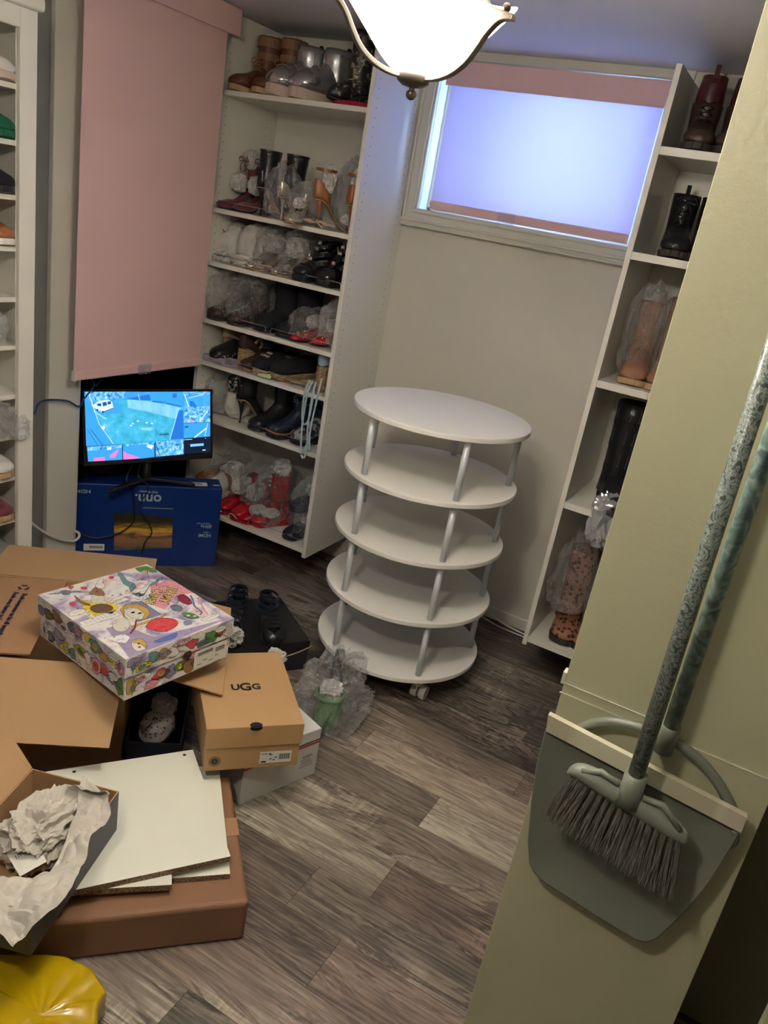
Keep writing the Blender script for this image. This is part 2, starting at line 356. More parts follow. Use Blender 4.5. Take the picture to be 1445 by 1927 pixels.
# ---------------------------------------------------------------- window
b=MB()
for a,c in [((-1.608,YB-.02,1.555),(-.6,YB,wz0)),((-1.608,YB-.02,wz1),(-.6,YB,2.2)),((-1.608,YB-.02,wz0),(wx0,YB,wz1))]: b.box(a,c)
for a,c in [((-1.612,YB-.03,1.572),(-.6,YB-.018,1.583)),((-1.612,YB-.03,1.552),(-.6,YB-.018,1.562)),((-1.56,YB-.027,wz0-.016),(-.6,YB-.018,wz0-.004)),((-1.56,YB-.027,wz0),(-1.548,YB-.018,wz1)),((-1.6,YB-.03,1.58),(-1.59,YB-.018,2.19))]: b.box(a,c)
f=struct(b.build('window_1','trim',bevel=.004))
b=MB()
for a,c in [((wx0,3.17,wz0),(wx1,3.2,wz0+.02)),((wx0,3.17,wz1-.03),(wx1,3.2,wz1)),((wx0,3.17,wz0),(wx0+.02,3.2,wz1)),((wx1-.03,3.17,wz0),(wx1,3.2,wz1))]: b.box(a,c)
b.build('sash',pm('vinyl_sash',(.7,.72,.74),.4),f,bevel=.003)
gm,nt,bs=newmat('window_glass'); bs.inputs['Transmission Weight'].default_value=1; bs.inputs['Roughness'].default_value=0; bs.inputs['IOR'].default_value=1.02
MB().box((wx0+.02,3.183,wz0+.02),(wx1-.03,3.187,wz1-.03)).build('pane',gm,f)
# window well outside
struct(MB().box((-1.9,3.9,1.2),(-.3,4.0,2.6)).box((-1.9,3.33,1.2),(-.3,3.9,1.25)).build('wall_window_well',pm('outside_concrete',(.4,.55,.75),.9)))
def shade_mat(name,c,tr):
    m,nt,b_=newmat(name); N=nt.nodes; L=nt.links
    b_.inputs['Base Color'].default_value=(*c,1); b_.inputs['Roughness'].default_value=.9
    t=N.new('ShaderNodeBsdfTranslucent'); t.inputs[0].default_value=(*tr,1)
    mx=N.new('ShaderNodeMixShader'); mx.inputs[0].default_value=.45
    L.new(b_.outputs[0],mx.inputs[1]); L.new(t.outputs[0],mx.inputs[2]); L.new(mx.outputs[0],N['Material Output'].inputs[0]); return m
M['pinktr']=shade_mat('translucent_pink_fabric',(.62,.36,.36),(.78,.76,.95))
t=root('roller_shade','small pink roller shade glowing blue with daylight in the back window','blind',(-1.09,3.08,1.62))
def P(x,y,z): return (x+1.09,y-3.08,z-1.62)
MB().box(P(-1.503,3.062,2.075),P(-.668,3.066,2.16)).box(P(-1.503,3.066,2.155),P(-.668,3.11,2.16)).build('valance','pink',t,bevel=.002)
MB().box(P(-1.498,3.108,1.655),P(-.682,3.1088,2.12)).build('shade_fabric','pinktr',t)
MB().box(P(-1.498,3.098,1.628),P(-.682,3.114,1.662)).build('bottom_bar','pink',t,bevel=.004)
MB().cyl((0,0),.016,-.41,.41,20).build('roller_tube','pink',t,T=Matrix.Translation(P(-1.09,3.108,2.128))@Matrix.Rotation(R(90),4,'Y'),smooth=True)
MB().box(P(-1.195,3.094,1.622),P(-1.125,3.0975,1.665)).build('pull_tab','smoke',t)
# ---------------------------------------------------------------- large pink shade over the alcove
t=root('roller_shade','large pink roller shade pulled down over the left wall opening above the monitor','blind',(-2.235,2.32,.86))
MB().box((-.001,-.335,.015),(.001,.335,1.29)).build('shade_fabric','pink',t)
MB().box((.012,-.39,1.245),(.016,.392,1.335)).box((-.03,.388,1.245),(.012,.392,1.335)).box((-.03,-.39,1.331),(.012,.388,1.335)).build('valance','pink',t,bevel=.002)
MB().box((-.009,-.334,-.018),(.009,.334,.016)).build('bottom_bar','pink',t,bevel=.006,seg=3)
for s_ in (-.335,.335): MB().box((-.01,s_-.001,-.019),(.01,s_+.001,.017)).build('end_cap','mel',t)
MB().box((.0095,-.03,-.022),(.011,.04,.018)).build('pull_tab','smoke',t)
# ---------------------------------------------------------------- ceiling lamp
LC=(-.656,1.223)
lamp=root('ceiling_lamp','lit white glass bowl lamp held by curved antique bronze arms','lamp',(LC[0],LC[1],1.768))
lamp.scale=(.87,.87,.87)
def bowl_pt(a,t_,off=0):
    r=.131*(math.sin(t_*PI*.5)**.9)*(1-.18*math.sin(t_*PI))+(.02*t_**3)
    flare=math.cos(3*(a-R(40)))
    r=r*(1+.07*flare*t_**2)+off
    z=.026+.13*t_**1.35+.014*flare*t_**4
    return Vector((r*math.cos(a+LA),r*math.sin(a+LA),z))
LA=R(0)
m,nt,bs=newmat('lit_alabaster_glass'); N=nt.nodes; L=nt.links
bs.inputs['Base Color'].default_value=(.75,.72,.66,1); bs.inputs['Roughness'].default_value=.35
tc=N.new('ShaderNodeTexCoord'); sx=N.new('ShaderNodeSeparateXYZ'); L.new(tc.outputs['Object'],sx.inputs[0])
mr=N.new('ShaderNodeMapRange'); mr.inputs[1].default_value=.03; mr.inputs[2].default_value=.165; mr.inputs[3].default_value=LAMP_E; mr.inputs[4].default_value=2.5
L.new(sx.outputs[2],mr.inputs[0]); bs.inputs['Emission Color'].default_value=(1,.90,.74,1); L.new(mr.outputs[0],bs.inputs['Emission Strength'])
b=MB(); b.loft([[bowl_pt(k*2*PI/72,t_) for k in range(72)] for t_ in [.08,.16,.25,.35,.45,.55,.65,.75,.84,.92,1]],True,True,False)
b.build('glass_bowl',m,lamp,smooth=True,solid=.004,sub=1)
b=MB(); b.lathe([(.001,-.006),(.006,-.004),(.0095,.001),(.0095,.007),(.005,.011),(.005,.014),(.020,.017),(.029,.023),(.031,.031),(.031,.040),(.027,.043),(.001,.043)],28)
b.build('finial','bronze',lamp,smooth=True)
for k in range(3):
    a=R(-12+120*k); wv=Vector((-math.sin(a),math.cos(a),0))
    def pp(l): return [Vector((r*math.cos(a),r*math.sin(a),z)) for r,z in l]
    MB().ribbon(pp([(.018,.030),(.048,.031),(.080,.040),(.106,.057),(.124,.079),(.139,.101),(.156,.118),(.170,.124),(.188,.124)]),.0135,.008,wd=wv,sm=6).build('arm','bronze',lamp,bevel=.0015)
    MB().ribbon(pp([(.186,.127),(.165,.132),(.135,.142),(.11,.172),(.07,.22),(.03,.27),(.006,.33)]),.011,.006,wd=wv,sm=6).build('upper_arm','bronze',lamp,bevel=.0015)
    MB().sph(pp([(.170,.139)])[0],.0075,10).build('ball_tip','bronze',lamp,smooth=True)
MB().cyl((0,0),.007,.043,.458,12).build('stem','bronze',lamp,smooth=True)
MB().lathe([(.001,.443),(.03,.448),(.055,.473),(.06,.4965),(.001,.4965)],28).build('canopy','bronze',lamp,smooth=True)
bl=bpy.data.lights.new('bulb','POINT'); bl.energy=BULB_W; bl.shadow_soft_size=.03; bl.color=(1,.88,.72)
bo=bpy.data.objects.new('bulb',bl); COL.objects.link(bo); bo.parent=lamp; bo.location=(0,0,.10)
# a second fixture of the room, behind the photographer
h=root('ceiling_dome_light','round white flush ceiling light near the doorway behind the camera','lamp',(-.58,.02,2.2))
MB().lathe([(.001,-.06),(.06,-.055),(.11,-.035),(.135,0)],32).build('diffuser',pm('lit_diffuser',(.8,.8,.8),.5,emit=(1,.90,.74),es=3),h,smooth=True)
MB().lathe([(.135,-.01),(.15,-.008),(.15,0),(.135,0)],32).build('rim','mel',h)
hl=bpy.data.lights.new('dome_bulb','POINT'); hl.energy=HALL_W; hl.shadow_soft_size=.06; hl.color=(1,.90,.74)
ho=bpy.data.objects.new('dome_bulb',hl); COL.objects.link(ho); ho.parent=h; ho.location=(0,0,-.13)
# ---------------------------------------------------------------- left shelf tower
SZ=[1.923,1.486,1.274,1.034,.852,.606,.167]
LX0,LX1,YF=-2.308,-1.607,2.715
t=root('shelf_tower','tall white melamine shelf tower packed with shoes on the left','shelving unit',((LX0+LX1)/2,YF,.13))
T0=Matrix.Translation((-(LX0+LX1)/2,-YF,-.13))
def dots(b,x,nx,ys,z0,z1,step=.032,r=.0024):
    z=z0
    while z<z1:
        for y in ys:
            b.add([Vector((x+nx*.0004,y+r*math.cos(a*PI/3),z+r*math.sin(a*PI/3))) for a in range(6)],[tuple(range(6))],1)
        z+=step*(1)
b=MB().box((LX0,YF,.13),(LX0+.018,YB-.002,2.195)); dots(b,LX0+.018,1,(YF+.035,YB-.08),.2,2.1)
b.build('side_panel',['mel','dark'],t,T=T0)
b=MB().box((LX1-.018,YF,.13),(LX1,YB-.002,2.195)); dots(b,LX1,1,(YF+.035,YB-.055),.2,2.12); dots(b,LX1-.018,-1,(YF+.035,),.2,2.1)
b.build('side_panel',['mel','dark'],t,T=T0)
MB().box((LX0+.018,YB-.01,.13),(LX1-.018,YB-.003,2.195)).build('back_panel','mel',t,T=T0)
for i,z in enumerate(SZ):
    MB().box((LX0+.0185,YF+.001,z-.018),(LX1-.0185,YB-.011,z)).build('shelf','mel',t,T=T0,bevel=.0008)
def rail(x0,x1,z,y=YF+.018,h=.030,par=t,TT=T0):
    MB().tube([(x0,y,z+.001),(x0,y,z+h-.006),(x0+.006,y,z+h),(x1-.006,y,z+h),(x1,y,z+h-.006),(x1,y,z+.001)],.0016,8).build('wire_rail','chrome',par,smooth=True,T=TT)
for z in SZ[1:]:
    rail(LX0+.03,-1.965,z); rail(-1.94,LX1-.03,z)
# ---------------------------------------------------------------- right shelf tower
RZ=[1.917,1.607,1.189,.745,.19]; RX0,RX1,RY=-.588,.1,2.7
t=root('shelf_tower','white shelf tower of boots right of the window, half hidden by the partition','shelving unit',((RX0+RX1)/2,RY,.15))
T1=Matrix.Translation((-(RX0+RX1)/2,-RY,-.15))
MB().box((RX0,RY,.15),(RX0+.018,YB-.002,2.14)).build('side_panel','mel',t,T=T1,bevel=.0008)
MB().box((RX1-.018,RY,.15),(RX1,YB-.002,2.14)).build('side_panel','mel',t,T=T1)
MB().box((RX0+.018,YB-.01,.15),(RX1-.018,YB-.003,2.14)).build('back_panel','mel',t,T=T1)
for z in RZ: MB().box((RX0+.0185,RY+.001,z-.024),(RX1-.0185,YB-.011,z)).build('shelf','mel',t,T=T1,bevel=.0008)
# ---------------------------------------------------------------- left cabinet seen edge on
CX,CY0,CY1=-2.07,.9,1.684
t=root('shoe_cabinet','tall white open cabinet at the left edge with moulded top and narrow shelves','cabinet',(-2.19,(CY0+CY1)/2,0))
T2=Matrix.Translation((2.19,-(CY0+CY1)/2,0))
MB().box((-2.3,CY1-.022,0),(CX-.016,CY1-.004,1.93)).build('side_panel','mel',t,T=T2)
MB().box((-2.3,CY0,0),(CX-.016,CY0+.018,1.93)).build('side_panel','mel',t,T=T2)
MB().box((-2.305,CY0,0),(-2.3,CY1-.004,1.93)).build('back_panel','mel',t,T=T2)
MB().box((CX-.016,CY1-.055,0),(CX,CY1,1.93)).box((CX-.016,CY0,0),(CX,CY0+.055,1.93)).box((CX-.016,CY0+.055,1.88),(CX,CY1-.055,1.93)).build('face_frame','mel',t,T=T2,bevel=.002)
MB().box((-2.31,CY0-.015,1.93),(CX+.015,CY1+.015,1.965)).build('top_moulding','mel',t,T=T2,bevel=.01,seg=4)
CZ=[1.744,1.601,1.457,1.315,1.169,1.025,.87,.738,.598,.449,.30,.15]
for z in CZ: MB().box((-2.299,CY0+.019,z-.014),(CX-.02,CY1-.0225,z)).build('shelf','mel',t,T=T2)
# ---------------------------------------------------------------- round trolley
t=root('round_shelf_trolley','white five tier round shelf trolley on casters in the middle of the floor','trolley',(-1.001,2.461,0))
DZ=[.998,.778,.562,.341,.119]
for i,z in enumerate(DZ):
    MB().cyl((0,0),.306,z-.017,z,128).build('round_shelf','disc',t,bevel=.0025,seg=3,smooth=False)
for a in (-119,-47.5,25,97,169):
    c,s=.276*math.cos(R(a)),.276*math.sin(R(a))
    for i in range(4):
        b=MB().cyl((c,s),.0108,DZ[i+1],DZ[i]-.017,20)
        b.box((c-.011*0-.001+math.cos(R(a))*0,s-.0113,DZ[i+1]+.04),(c+.001,s-.0107,DZ[i+1]+.046))
        b.build('post','alu',t,smooth=True)
for a in (-112,-40,32,104,176):
    c,s=.235*math.cos(R(a)),.235*math.sin(R(a))
    w=MB().cyl((c,s),.014,.088,.102,16).box((c-.012,s-.016,.05),(c+.012,s+.016,.092)).build('caster','caster',t,bevel=.003)
    wb=MB(); wb.loft([[Vector((c+.022+dx,s+.026*math.cos(k*2*PI/24),.0265+.026*math.sin(k*2*PI/24))) for k in range(24)] for dx in(-.012,.012)])
    wb.loft([[Vector((c-.010+dx,s+.026*math.cos(k*2*PI/24),.0265+.026*math.sin(k*2*PI/24))) for k in range(24)] for dx in(-.012,.012)])
    wb.build('wheel','caster',w,bevel=.003)
# ---------------------------------------------------------------- broom, dustpan
PY=1.2199
dp=root('dustpan','grey green long handled dustpan with taped edge hanging on the cream partition','dustpan',(0,1.19,.7))
out=[(-.179,.857),(-.180,.828),(-.178,.756),(-.169,.683),(-.155,.60),(-.141,.556),(-.128,.541),(-.107,.533),(-.041,.524),(.034,.516),(.066,.514),(.082,.520),(.094,.538),(.120,.62),(.134,.691),(.142,.759),(.146,.80),(.146,.832)]
def D(x,y,z): return Vector((x,y-1.19,z-.7))
b=MB()
c0=Vector((-.02,.70))
def ringd(k,y): return [D(c0.x+(x-c0.x)*k,y,c0.y+(z-c0.y)*k) for x,z in out]
b.loft([ringd(1,1.180),ringd(1.0,1.186),ringd(.985,1.188)],True,False,False)
b.loft([ringd(1,1.180),ringd(.985,1.180),ringd(.93,1.187),ringd(.5,1.189)],True,False,True)
b.build('pan','grayp',dp,smooth=True)
b=MB(); ang=math.atan2(-.025,.325)
b.add([D(-.182,1.177,.861),D(-.178,1.177,.829),D(.148,1.177,.804),D(.147,1.177,.834),D(-.182,1.189,.861),D(-.178,1.189,.829),D(.148,1.189,.804),D(.147,1.189,.834)],[(0,1,2,3),(7,6,5,4),(0,3,7,4),(1,5,6,2),(0,4,5,1),(3,2,6,7)])
b.build('masking_tape','tape',dp,label='cream masking tape over the lip')
arch=[(-.128,.845),(-.105,.870),(-.075,.885),(-.037,.893),(0,.893),(.035,.889),(.068,.875),(.1,.850),(.128,.815),(.138,.78)]
MB().tube([D(x,1.202,z) for x,z in arch],.0085,10,sm=5).build('hood_arch','grayp',dp,smooth=True)
MB().tube([D(.139,1.185,.80),D(.146,1.19,.775),D(.136,1.20,.75)],.006,8,sm=4).build('hinge_tab','grayp',dp,smooth=True)
MB().tube([D(.0035,1.192,.875),D(.003,1.190,.925)],.0155,20).build('socket','grayp',dp,smooth=True)
MB().tube([D(.003,1.190,.915),D(.0,1.190,1.2),D(-.002,1.190,1.66)],.0125,20).build('handle','floral',dp,smooth=True,label='teal floral sleeved pole')
br=root('broom','grey green angled broom with paisley handle hanging in front of the dustpan','broom',(0,1.13,.8))
def Bp(x,y,z): return Vector((x,y-1.13,z-.8))
hd=[(-.121,.806,.006),(-.112,.8175,.012),(-.09,.818,.016),(-.06,.813,.019),(-.02,.808,.021),(.02,.801,.020),(.05,.794,.018),(.072,.787,.013),(.081,.783,.006)]
b=MB(); b.loft([[Bp(x,1.13+math.cos(k*2*PI/16)*.017*min(1,h_/.016),z+math.sin(k*2*PI/16)*h_) for k in range(16)] for x,z,h_ in hd])
b.build('head','grayp2',br,smooth=True,sub=1)
for pts in ([(-.098,.824),(-.07,.838),(-.04,.83)],[(.0,.826),(.03,.829),(.064,.80)]):
    MB().tube([Bp(x,1.122,z) for x,z in pts],[.005,.0055,.005],8,sm=0).build('handle_loop','grayp2',br,smooth=True)
MB().tube([Bp(-.019,1.128,.805),Bp(-.0195,1.126,.83),Bp(-.0205,1.122,.862)],[.023,.0175,.0175],20).build('socket','grayp2',br,smooth=True)
MB().tube([Bp(-.0205,1.122,.855),Bp(-.028,1.124,1.2),Bp(-.036,1.126,1.66)],.0125,20).build('handle','paisley',br,smooth=True,label='black and grey paisley sleeved pole')
rnd=random.Random(3); b=MB()
for i in range(16):
    u=(i+.5)/16; x=-.112+u*.186; z=.806-u*.026
    for j in (-1,0,1):
        y=1.13+j*.009
        for q in range(26):
            a=rnd.random()*6.28; r_=rnd.random()**.5*.004
            tx=x+(u-.62)*.035*(1)+ (rnd.random()-.5)*.016; tz=z-.085+u*.004+(rnd.random()-.5)*.012-(.015 if u>.2 else 0)*u
            p0=Bp(x+math.cos(a)*r_,y+math.sin(a)*r_,z); p1=Bp(tx,y-.004+j*.008+(rnd.random()-.5)*.012,tz); w=.0008
            e=Vector((w,0,0)); g=Vector((0,w,0))
            b.add([p0-e,p0+e,p0+g,p1-e*.6,p1+e*.6,p1+g*.6],[(0,1,4,3),(1,2,5,4),(2,0,3,5)])
b.build('bristles','bristle',br)['kind']='stuff'
MB().tube([Bp(-.045,1.132,1.62),Bp(-.045,1.19,1.635),Bp(-.045,1.2195,1.65)],.003,8).build('hook','chrome',br,smooth=True)
# ---------------------------------------------------------------- 2D print helpers (flat printed artwork on faces)
def stroke(mb,pts,w,mi,closed=False,z=0,sm=0):
    pts=[Vector((p[0],p[1],0)) for p in pts]
    if sm: pts=smooth(pts,sm,closed)
    n=len(pts); vs=[]
    for i,p in enumerate(pts):
        t=(pts[(i+1)%n]-pts[i-1]) if closed else (pts[min(i+1,n-1)]-pts[max(i-1,0)])
        if t.length<1e-9: t=Vector((1,0,0))
        t.normalize(); nn=Vector((-t.y,t.x,0)); vs+=[p+nn*w/2+Vector((0,0,z)),p-nn*w/2+Vector((0,0,z))]
    fs=[(2*i,2*i+1,2*((i+1)%n)+1,2*((i+1)%n)) for i in range(n if closed else n-1)]
    mb.add(vs,fs,mi)
def shape(mb,pts,fill,z,ink=0,w=.0009,sm=0):
    P=[Vector((p[0],p[1],0)) for p in pts]
    if sm: P=smooth(P,sm,True)
    if fill is not None: mb.poly([(p.x,p.y) for p in P],z,fill)
    if w: stroke(mb,P,w,ink,True,z+.00015)
def ell(cx,cy,rx,ry,n=20,rot=0):
    c,s=math.cos(rot),math.sin(rot)
    return [(cx+rx*math.cos(k*2*PI/n)*c-ry*math.sin(k*2*PI/n)*s,cy+rx*math.cos(k*2*PI/n)*s+ry*math.sin(k*2*PI/n)*c) for k in range(n)]
def openbox(b,w,d,h,t,z0=0,x0=None,y0=None,mo=0,mi_=1):
    """five sided box, outside material mo, inside mi_ ; spans x0..x0+w, y0..y0+d"""
    x0=-w/2 if x0 is None else x0; y0=-d/2 if y0 is None else y0
    x1,y1=x0+w,y0+d; z1=z0+h
    O=[Vector((x0,y0,z0)),Vector((x1,y0,z0)),Vector((x1,y1,z0)),Vector((x0,y1,z0)),Vector((x0,y0,z1)),Vector((x1,y0,z1)),Vector((x1,y1,z1)),Vector((x0,y1,z1))]
    I=[Vector((x0+t,y0+t,z0+t)),Vector((x1-t,y0+t,z0+t)),Vector((x1-t,y1-t,z0+t)),Vector((x0+t,y1-t,z0+t)),Vector((x0+t,y0+t,z1)),Vector((x1-t,y0+t,z1)),Vector((x1-t,y1-t,z1)),Vector((x0+t,y1-t,z1))]
    b.add(O,[(3,2,1,0),(0,1,5,4),(1,2,6,5),(2,3,7,6),(3,0,4,7)],mo)
    b.add(I,[(0,1,2,3),(1,0,4,5),(2,1,5,6),(3,2,6,7),(0,3,7,4)],mi_)
    b.add([O[4],O[5],O[6],O[7],I[4],I[5],I[6],I[7]],[(0,1,5,4),(1,2,6,5),(2,3,7,6),(3,0,4,7)],mi_)
# ---------------------------------------------------------------- blue monitor carton
A=R(47.5); bx=Vector((math.cos(A),math.sin(A),0)); bn=Vector((math.sin(A),-math.cos(A),0))
BW=.66
t=root('monitor_carton','long blue monitor carton standing upside down on the floor under the monitor','box',(-1.976-bx.x*BW/2,2.572-bx.y*BW/2,0),A)
MB().box((-BW/2,0,0),(BW/2,.125,.37)).build('carton','blue',t,bevel=.003)
# front face frame, artwork is upside down: origin right bottom (u leftwards positive)
def FB(u,z,off=.0006): return fr((BW/2+u,-off,z),(-1,0,0),(0,0,-1),(0,-1,0))
text('onn.',.062,'inkw',t,FB(-.306,.313),bold=.0012,label='pale brand lettering')
text('FHD Monitor',.0135,'inkw',t,FB(-.306,.345),bold=.0002)
text('HDMI',.0215,'inkw',t,FB(-.565,.336),sx=1.25,bold=.0004)
text('60Hz',.022,'inkw',t,FB(-.055,.194),bold=.0003); text('Refresh Rate',.011,'inkw',t,FB(-.068,.207))
text('HDMI',.022,'inkw',t,FB(-.059,.151),bold=.0003); text('1 Input',.011,'inkw',t,FB(-.050,.165))
M['sunset']=None
m,nt,bs=newmat('sunset_print'); N=nt.nodes; L=nt.links; bs.inputs['Roughness'].default_value=.3
tc=N.new('ShaderNodeTexCoord'); sx=N.new('ShaderNodeSeparateXYZ'); L.new(tc.outputs['Object'],sx.inputs[0])
mp=N.new('ShaderNodeMapping'); mp.inputs['Scale'].default_value=(9,1,60); L.new(tc.outputs['Object'],mp.inputs[0])
nz=N.new('ShaderNodeTexNoise'); nz.inputs['Scale'].default_value=1; nz.inputs['Detail'].default_value=6; nz.inputs['Distortion'].default_value=.8; L.new(mp.outputs[0],nz.inputs[0])
ma=N.new('ShaderNodeMath'); ma.operation='MULTIPLY_ADD'; ma.inputs[1].default_value=5.9; ma.inputs[2].default_value=-.42; L.new(sx.outputs[2],ma.inputs[0])
mb_=N.new('ShaderNodeMath'); mb_.operation='MULTIPLY_ADD'; mb_.inputs[1].default_value=.42; L.new(nz.outputs['Fac'],mb_.inputs[0]); 
mc=N.new('ShaderNodeMath'); mc.operation='SUBTRACT'; mc.inputs[1].default_value=.21; L.new(ma.outputs[0],mb_.inputs[2]); L.new(mb_.outputs[0],mc.inputs[0])
rp=N.new('ShaderNodeValToRGB'); L.new(mc.outputs[0],rp.inputs[0]); st=[(0,(.03,.08,.12)),(.15,(.22,.12,.06)),(.3,(.35,.16,.07)),(.42,(.10,.07,.05)),(.5,(.62,.30,.08)),(.58,(.75,.45,.04)),(.7,(.12,.08,.02)),(.85,(.02,.02,.012)),(1,(.03,.028,.01))]
cr=rp.color_ramp
while len(cr.elements)<len(st): cr.elements.new(.5)
for e,(p,c) in zip(cr.elements,st): e.position=p; e.color=(*c,1)
L.new(rp.outputs[0],bs.inputs['Base Color']); M['sunset']=m
b=MB().add([(BW/2-.430,-.0007,.070),(BW/2-.194,-.0007,.087),(BW/2-.199,-.0007,.231),(BW/2-.438,-.0007,.247)],[(0,1,2,3)]); b.build('sunset_picture','sunset',t)
MB().box((BW/2-.324,-.0011,.2735),(BW/2-.200,-.0001,.2765),0).box((BW/2-.324,-.0011,.2708),(BW/2-.200,-.0001,.2735),1).build('printed_monitor_edge',['matblack','inkw'],t)
b=MB().box((BW/2-.552,-.001,.070),(BW/2-.47,-.0001,.100),0)
for k in range(22): b.box((BW/2-.53+k*.0025,-.0013,.080),(BW/2-.53+k*.0025+(.0016 if k%3 else .0008),-.0009,.092),1)
b.build('barcode_sticker',['white','ink'],t)
b=MB().box((BW/2-.125,.03,.3701),(BW/2-.06,.07,.3706),0)
for k in range(12): b.box((BW/2-.115+k*.003,.04,.3705),(BW/2-.1135+k*.003,.06,.3709),1)
b.box((BW/2-.035,.04,.3701),(BW/2-.008,.05,.3706),0); b.build('top_sticker',['white','ink'],t)
# ---------------------------------------------------------------- monitor
ma_=1.169; mx=Vector((math.cos(ma_),math.sin(ma_),0)); mn=Vector((math.sin(ma_),-math.cos(ma_),0))
MC=Vector((-2.165,2.333,.372)); mon=root('monitor','black monitor showing blue tinted security camera views, on the blue carton','monitor',MC,ma_)
tl=.196; MW,MH=.545,.295
TT=Matrix.Translation((0,0,.485-.372))@Matrix.Rotation(-tl,4,'X')   # local x right, y back, z up
MB().box((-MW/2,0,0),(MW/2,.012,MH)).box((-MW/2+.03,.012,.03),(MW/2-.03,.035,MH-.05)).build('housing','black',mon,T=TT,bevel=.003)
b=MB().box((-MW/2,-.003,0),(MW/2,0,.017)).box((-MW/2,-.003,MH-.009),(MW/2,0,MH)).box((-MW/2,-.003,.017),(-MW/2+.010,0,MH-.009)).box((MW/2-.010,-.003,.017),(MW/2,0,MH-.009))
b.build('bezel','black',mon,T=TT,bevel=.001)
def emi(n,c,s=1.0): return pm(n,(.01,.01,.01),.3,emit=c,es=s*.72)
def emnoise(n,stops,scale,vec=(1,1,1)):
    m,nt,b_=newmat(n); N=nt.nodes; L=nt.links; b_.inputs['Base Color'].default_value=(.01,.01,.01,1); b_.inputs['Roughness'].default_value=.3
    tc=N.new('ShaderNodeTexCoord'); mp=N.new('ShaderNodeMapping'); mp.inputs['Scale'].default_value=vec; L.new(tc.outputs['Object'],mp.inputs[0])
    n_=N.new('ShaderNodeTexNoise'); n_.inputs['Scale'].default_value=scale; n_.inputs['Detail'].default_value=7; n_.inputs['Roughness'].default_value=.7; L.new(mp.outputs[0],n_.inputs[0])
    r=N.new('ShaderNodeValToRGB'); L.new(n_.outputs['Fac'],r.inputs[0]); cr=r.color_ramp
    while len(cr.elements)<len(stops): cr.elements.new(.5)
    for e,(p,c) in zip(cr.elements,stops): e.position=p; e.color=(*c,1)
    L.new(r.outputs[0],b_.inputs['Emission Color']); b_.inputs['Emission Strength'].default_value=.72; return m
E_=[emnoise('screen_lawn',[(.3,(.02,.26,.42)),(.48,(.05,.42,.62)),(.6,(.06,.46,.85)),(.72,(.35,.62,.95))],28),
    emnoise('screen_sky_blue',[(.3,(.03,.26,.8)),(.6,(.06,.40,.95)),(.8,(.2,.6,1))],20),
    emnoise('screen_fence',[(.3,(.10,.42,.9)),(.6,(.25,.62,1)),(.8,(.4,.75,1))],30,(1,1,.3)),
    emi('screen_white',(.6,.85,1),1.1), emi('screen_dark_blue',(.01,.08,.30),1), emi('screen_black',(.003,.008,.03),1),
    emi('screen_pink',(.95,.22,.62),.9), emnoise('screen_clutter',[(.35,(.01,.10,.35)),(.48,(.06,.36,.8)),(.6,(.3,.66,1)),(.7,(.75,.92,1))],75),
    emi('screen_blue',(.015,.16,.62),1), emi('screen_mid_blue',(.04,.33,.8),1)]
SX0,SX1,SZ0,SZ1=-MW/2+.010,MW/2-.010,.017,MH-.009
def S(x,y): return (SX0+(x-70)/1290*(SX1-SX0), SZ1-(y-58)/(700)*(SZ1-SZ0))   # from measured screen layout
b=MB(); 
def sp(pts,mi,lay): b.add([Vector((S(*p)[0],-.0008-lay*.00012,S(*p)[1])) for p in pts],[tuple(range(len(pts)))],mi)
def sl(pts,w,mi,lay):
    q=[Vector(S(*p)) for p in pts]
    for i in range(len(q)-1):
        d=(q[i+1]-q[i]).normalized(); n_=Vector((-d.y,d.x))*w*.22
        b.add([Vector((p_.x,-.0008-lay*.00012,p_.y)) for p_ in (q[i]+n_,q[i+1]+n_,q[i+1]-n_,q[i]-n_)],[(0,1,2,3)],mi)
sp([(70,58),(1060,58),(1060,600),(70,600)],0,0); sp([(70,58),(1060,58),(1060,160),(480,140),(330,180),(200,290),(70,130)],1,1)
sp([(70,58),(470,58),(470,120),(130,180),(110,80)],7,2)
sp([(480,140),(640,150),(860,190),(1040,230),(975,350),(690,268),(482,225)],2,3)
sp([(480,130),(700,85),(720,150),(600,150)],8,4); sp([(730,150),(850,168),(850,185),(730,168)],8,4); sp([(870,172),(1040,212),(1040,230),(870,188)],8,4)
sp([(700,70),(1060,60),(1060,230),(1000,200),(720,145)],9,2); sp([(945,80),(990,80),(990,125),(945,125)],8,4); sl([(590,90),(605,150)],.004,3,5); sl([(860,150),(860,190)],.004,4,5)
sp([(70,70),(130,190),(330,598),(75,600)],9,3); sl([(110,80),(200,380),(330,590)],.005,3,4); sl([(85,430),(180,598)],.003,5,5); sl([(115,430),(230,600)],.004,5,5); sl([(150,250),(270,335)],.004,3,4)
sp([(330,165),(430,215),(400,280),(250,285),(240,270),(335,240)],9,3)
sp([(130,195),(215,150),(300,140),(330,165),(340,220),(240,262),(190,240)],3,5); sp([(180,178),(225,172),(225,205),(190,200)],4,6); sp([(235,165),(275,160),(280,195),(240,205)],4,6); sp([(283,158),(315,152),(320,182),(288,190)],4,6)
sl([(240,262),(335,225)],.006,5,6); sp([(180,225),(195,235),(190,255),(180,245)],5,6); sp([(232,250),(245,250),(243,275),(232,272)],5,6)
sp([(1010,255),(1060,262),(1060,570),(915,570)],8,4); sl([(1008,250),(912,572)],.004,3,5)
for q in [(960,360),(975,400)]: sl([q,(1060,q[1]+10)],.0015,4,6)
for q in [(520,380),(570,355),(660,375),(715,385),(500,400)]: sp([(q[0],q[1]),(q[0]+22,q[1]+3),(q[0]+18,q[1]+16),(q[0]-4,q[1]+10)],3,4)
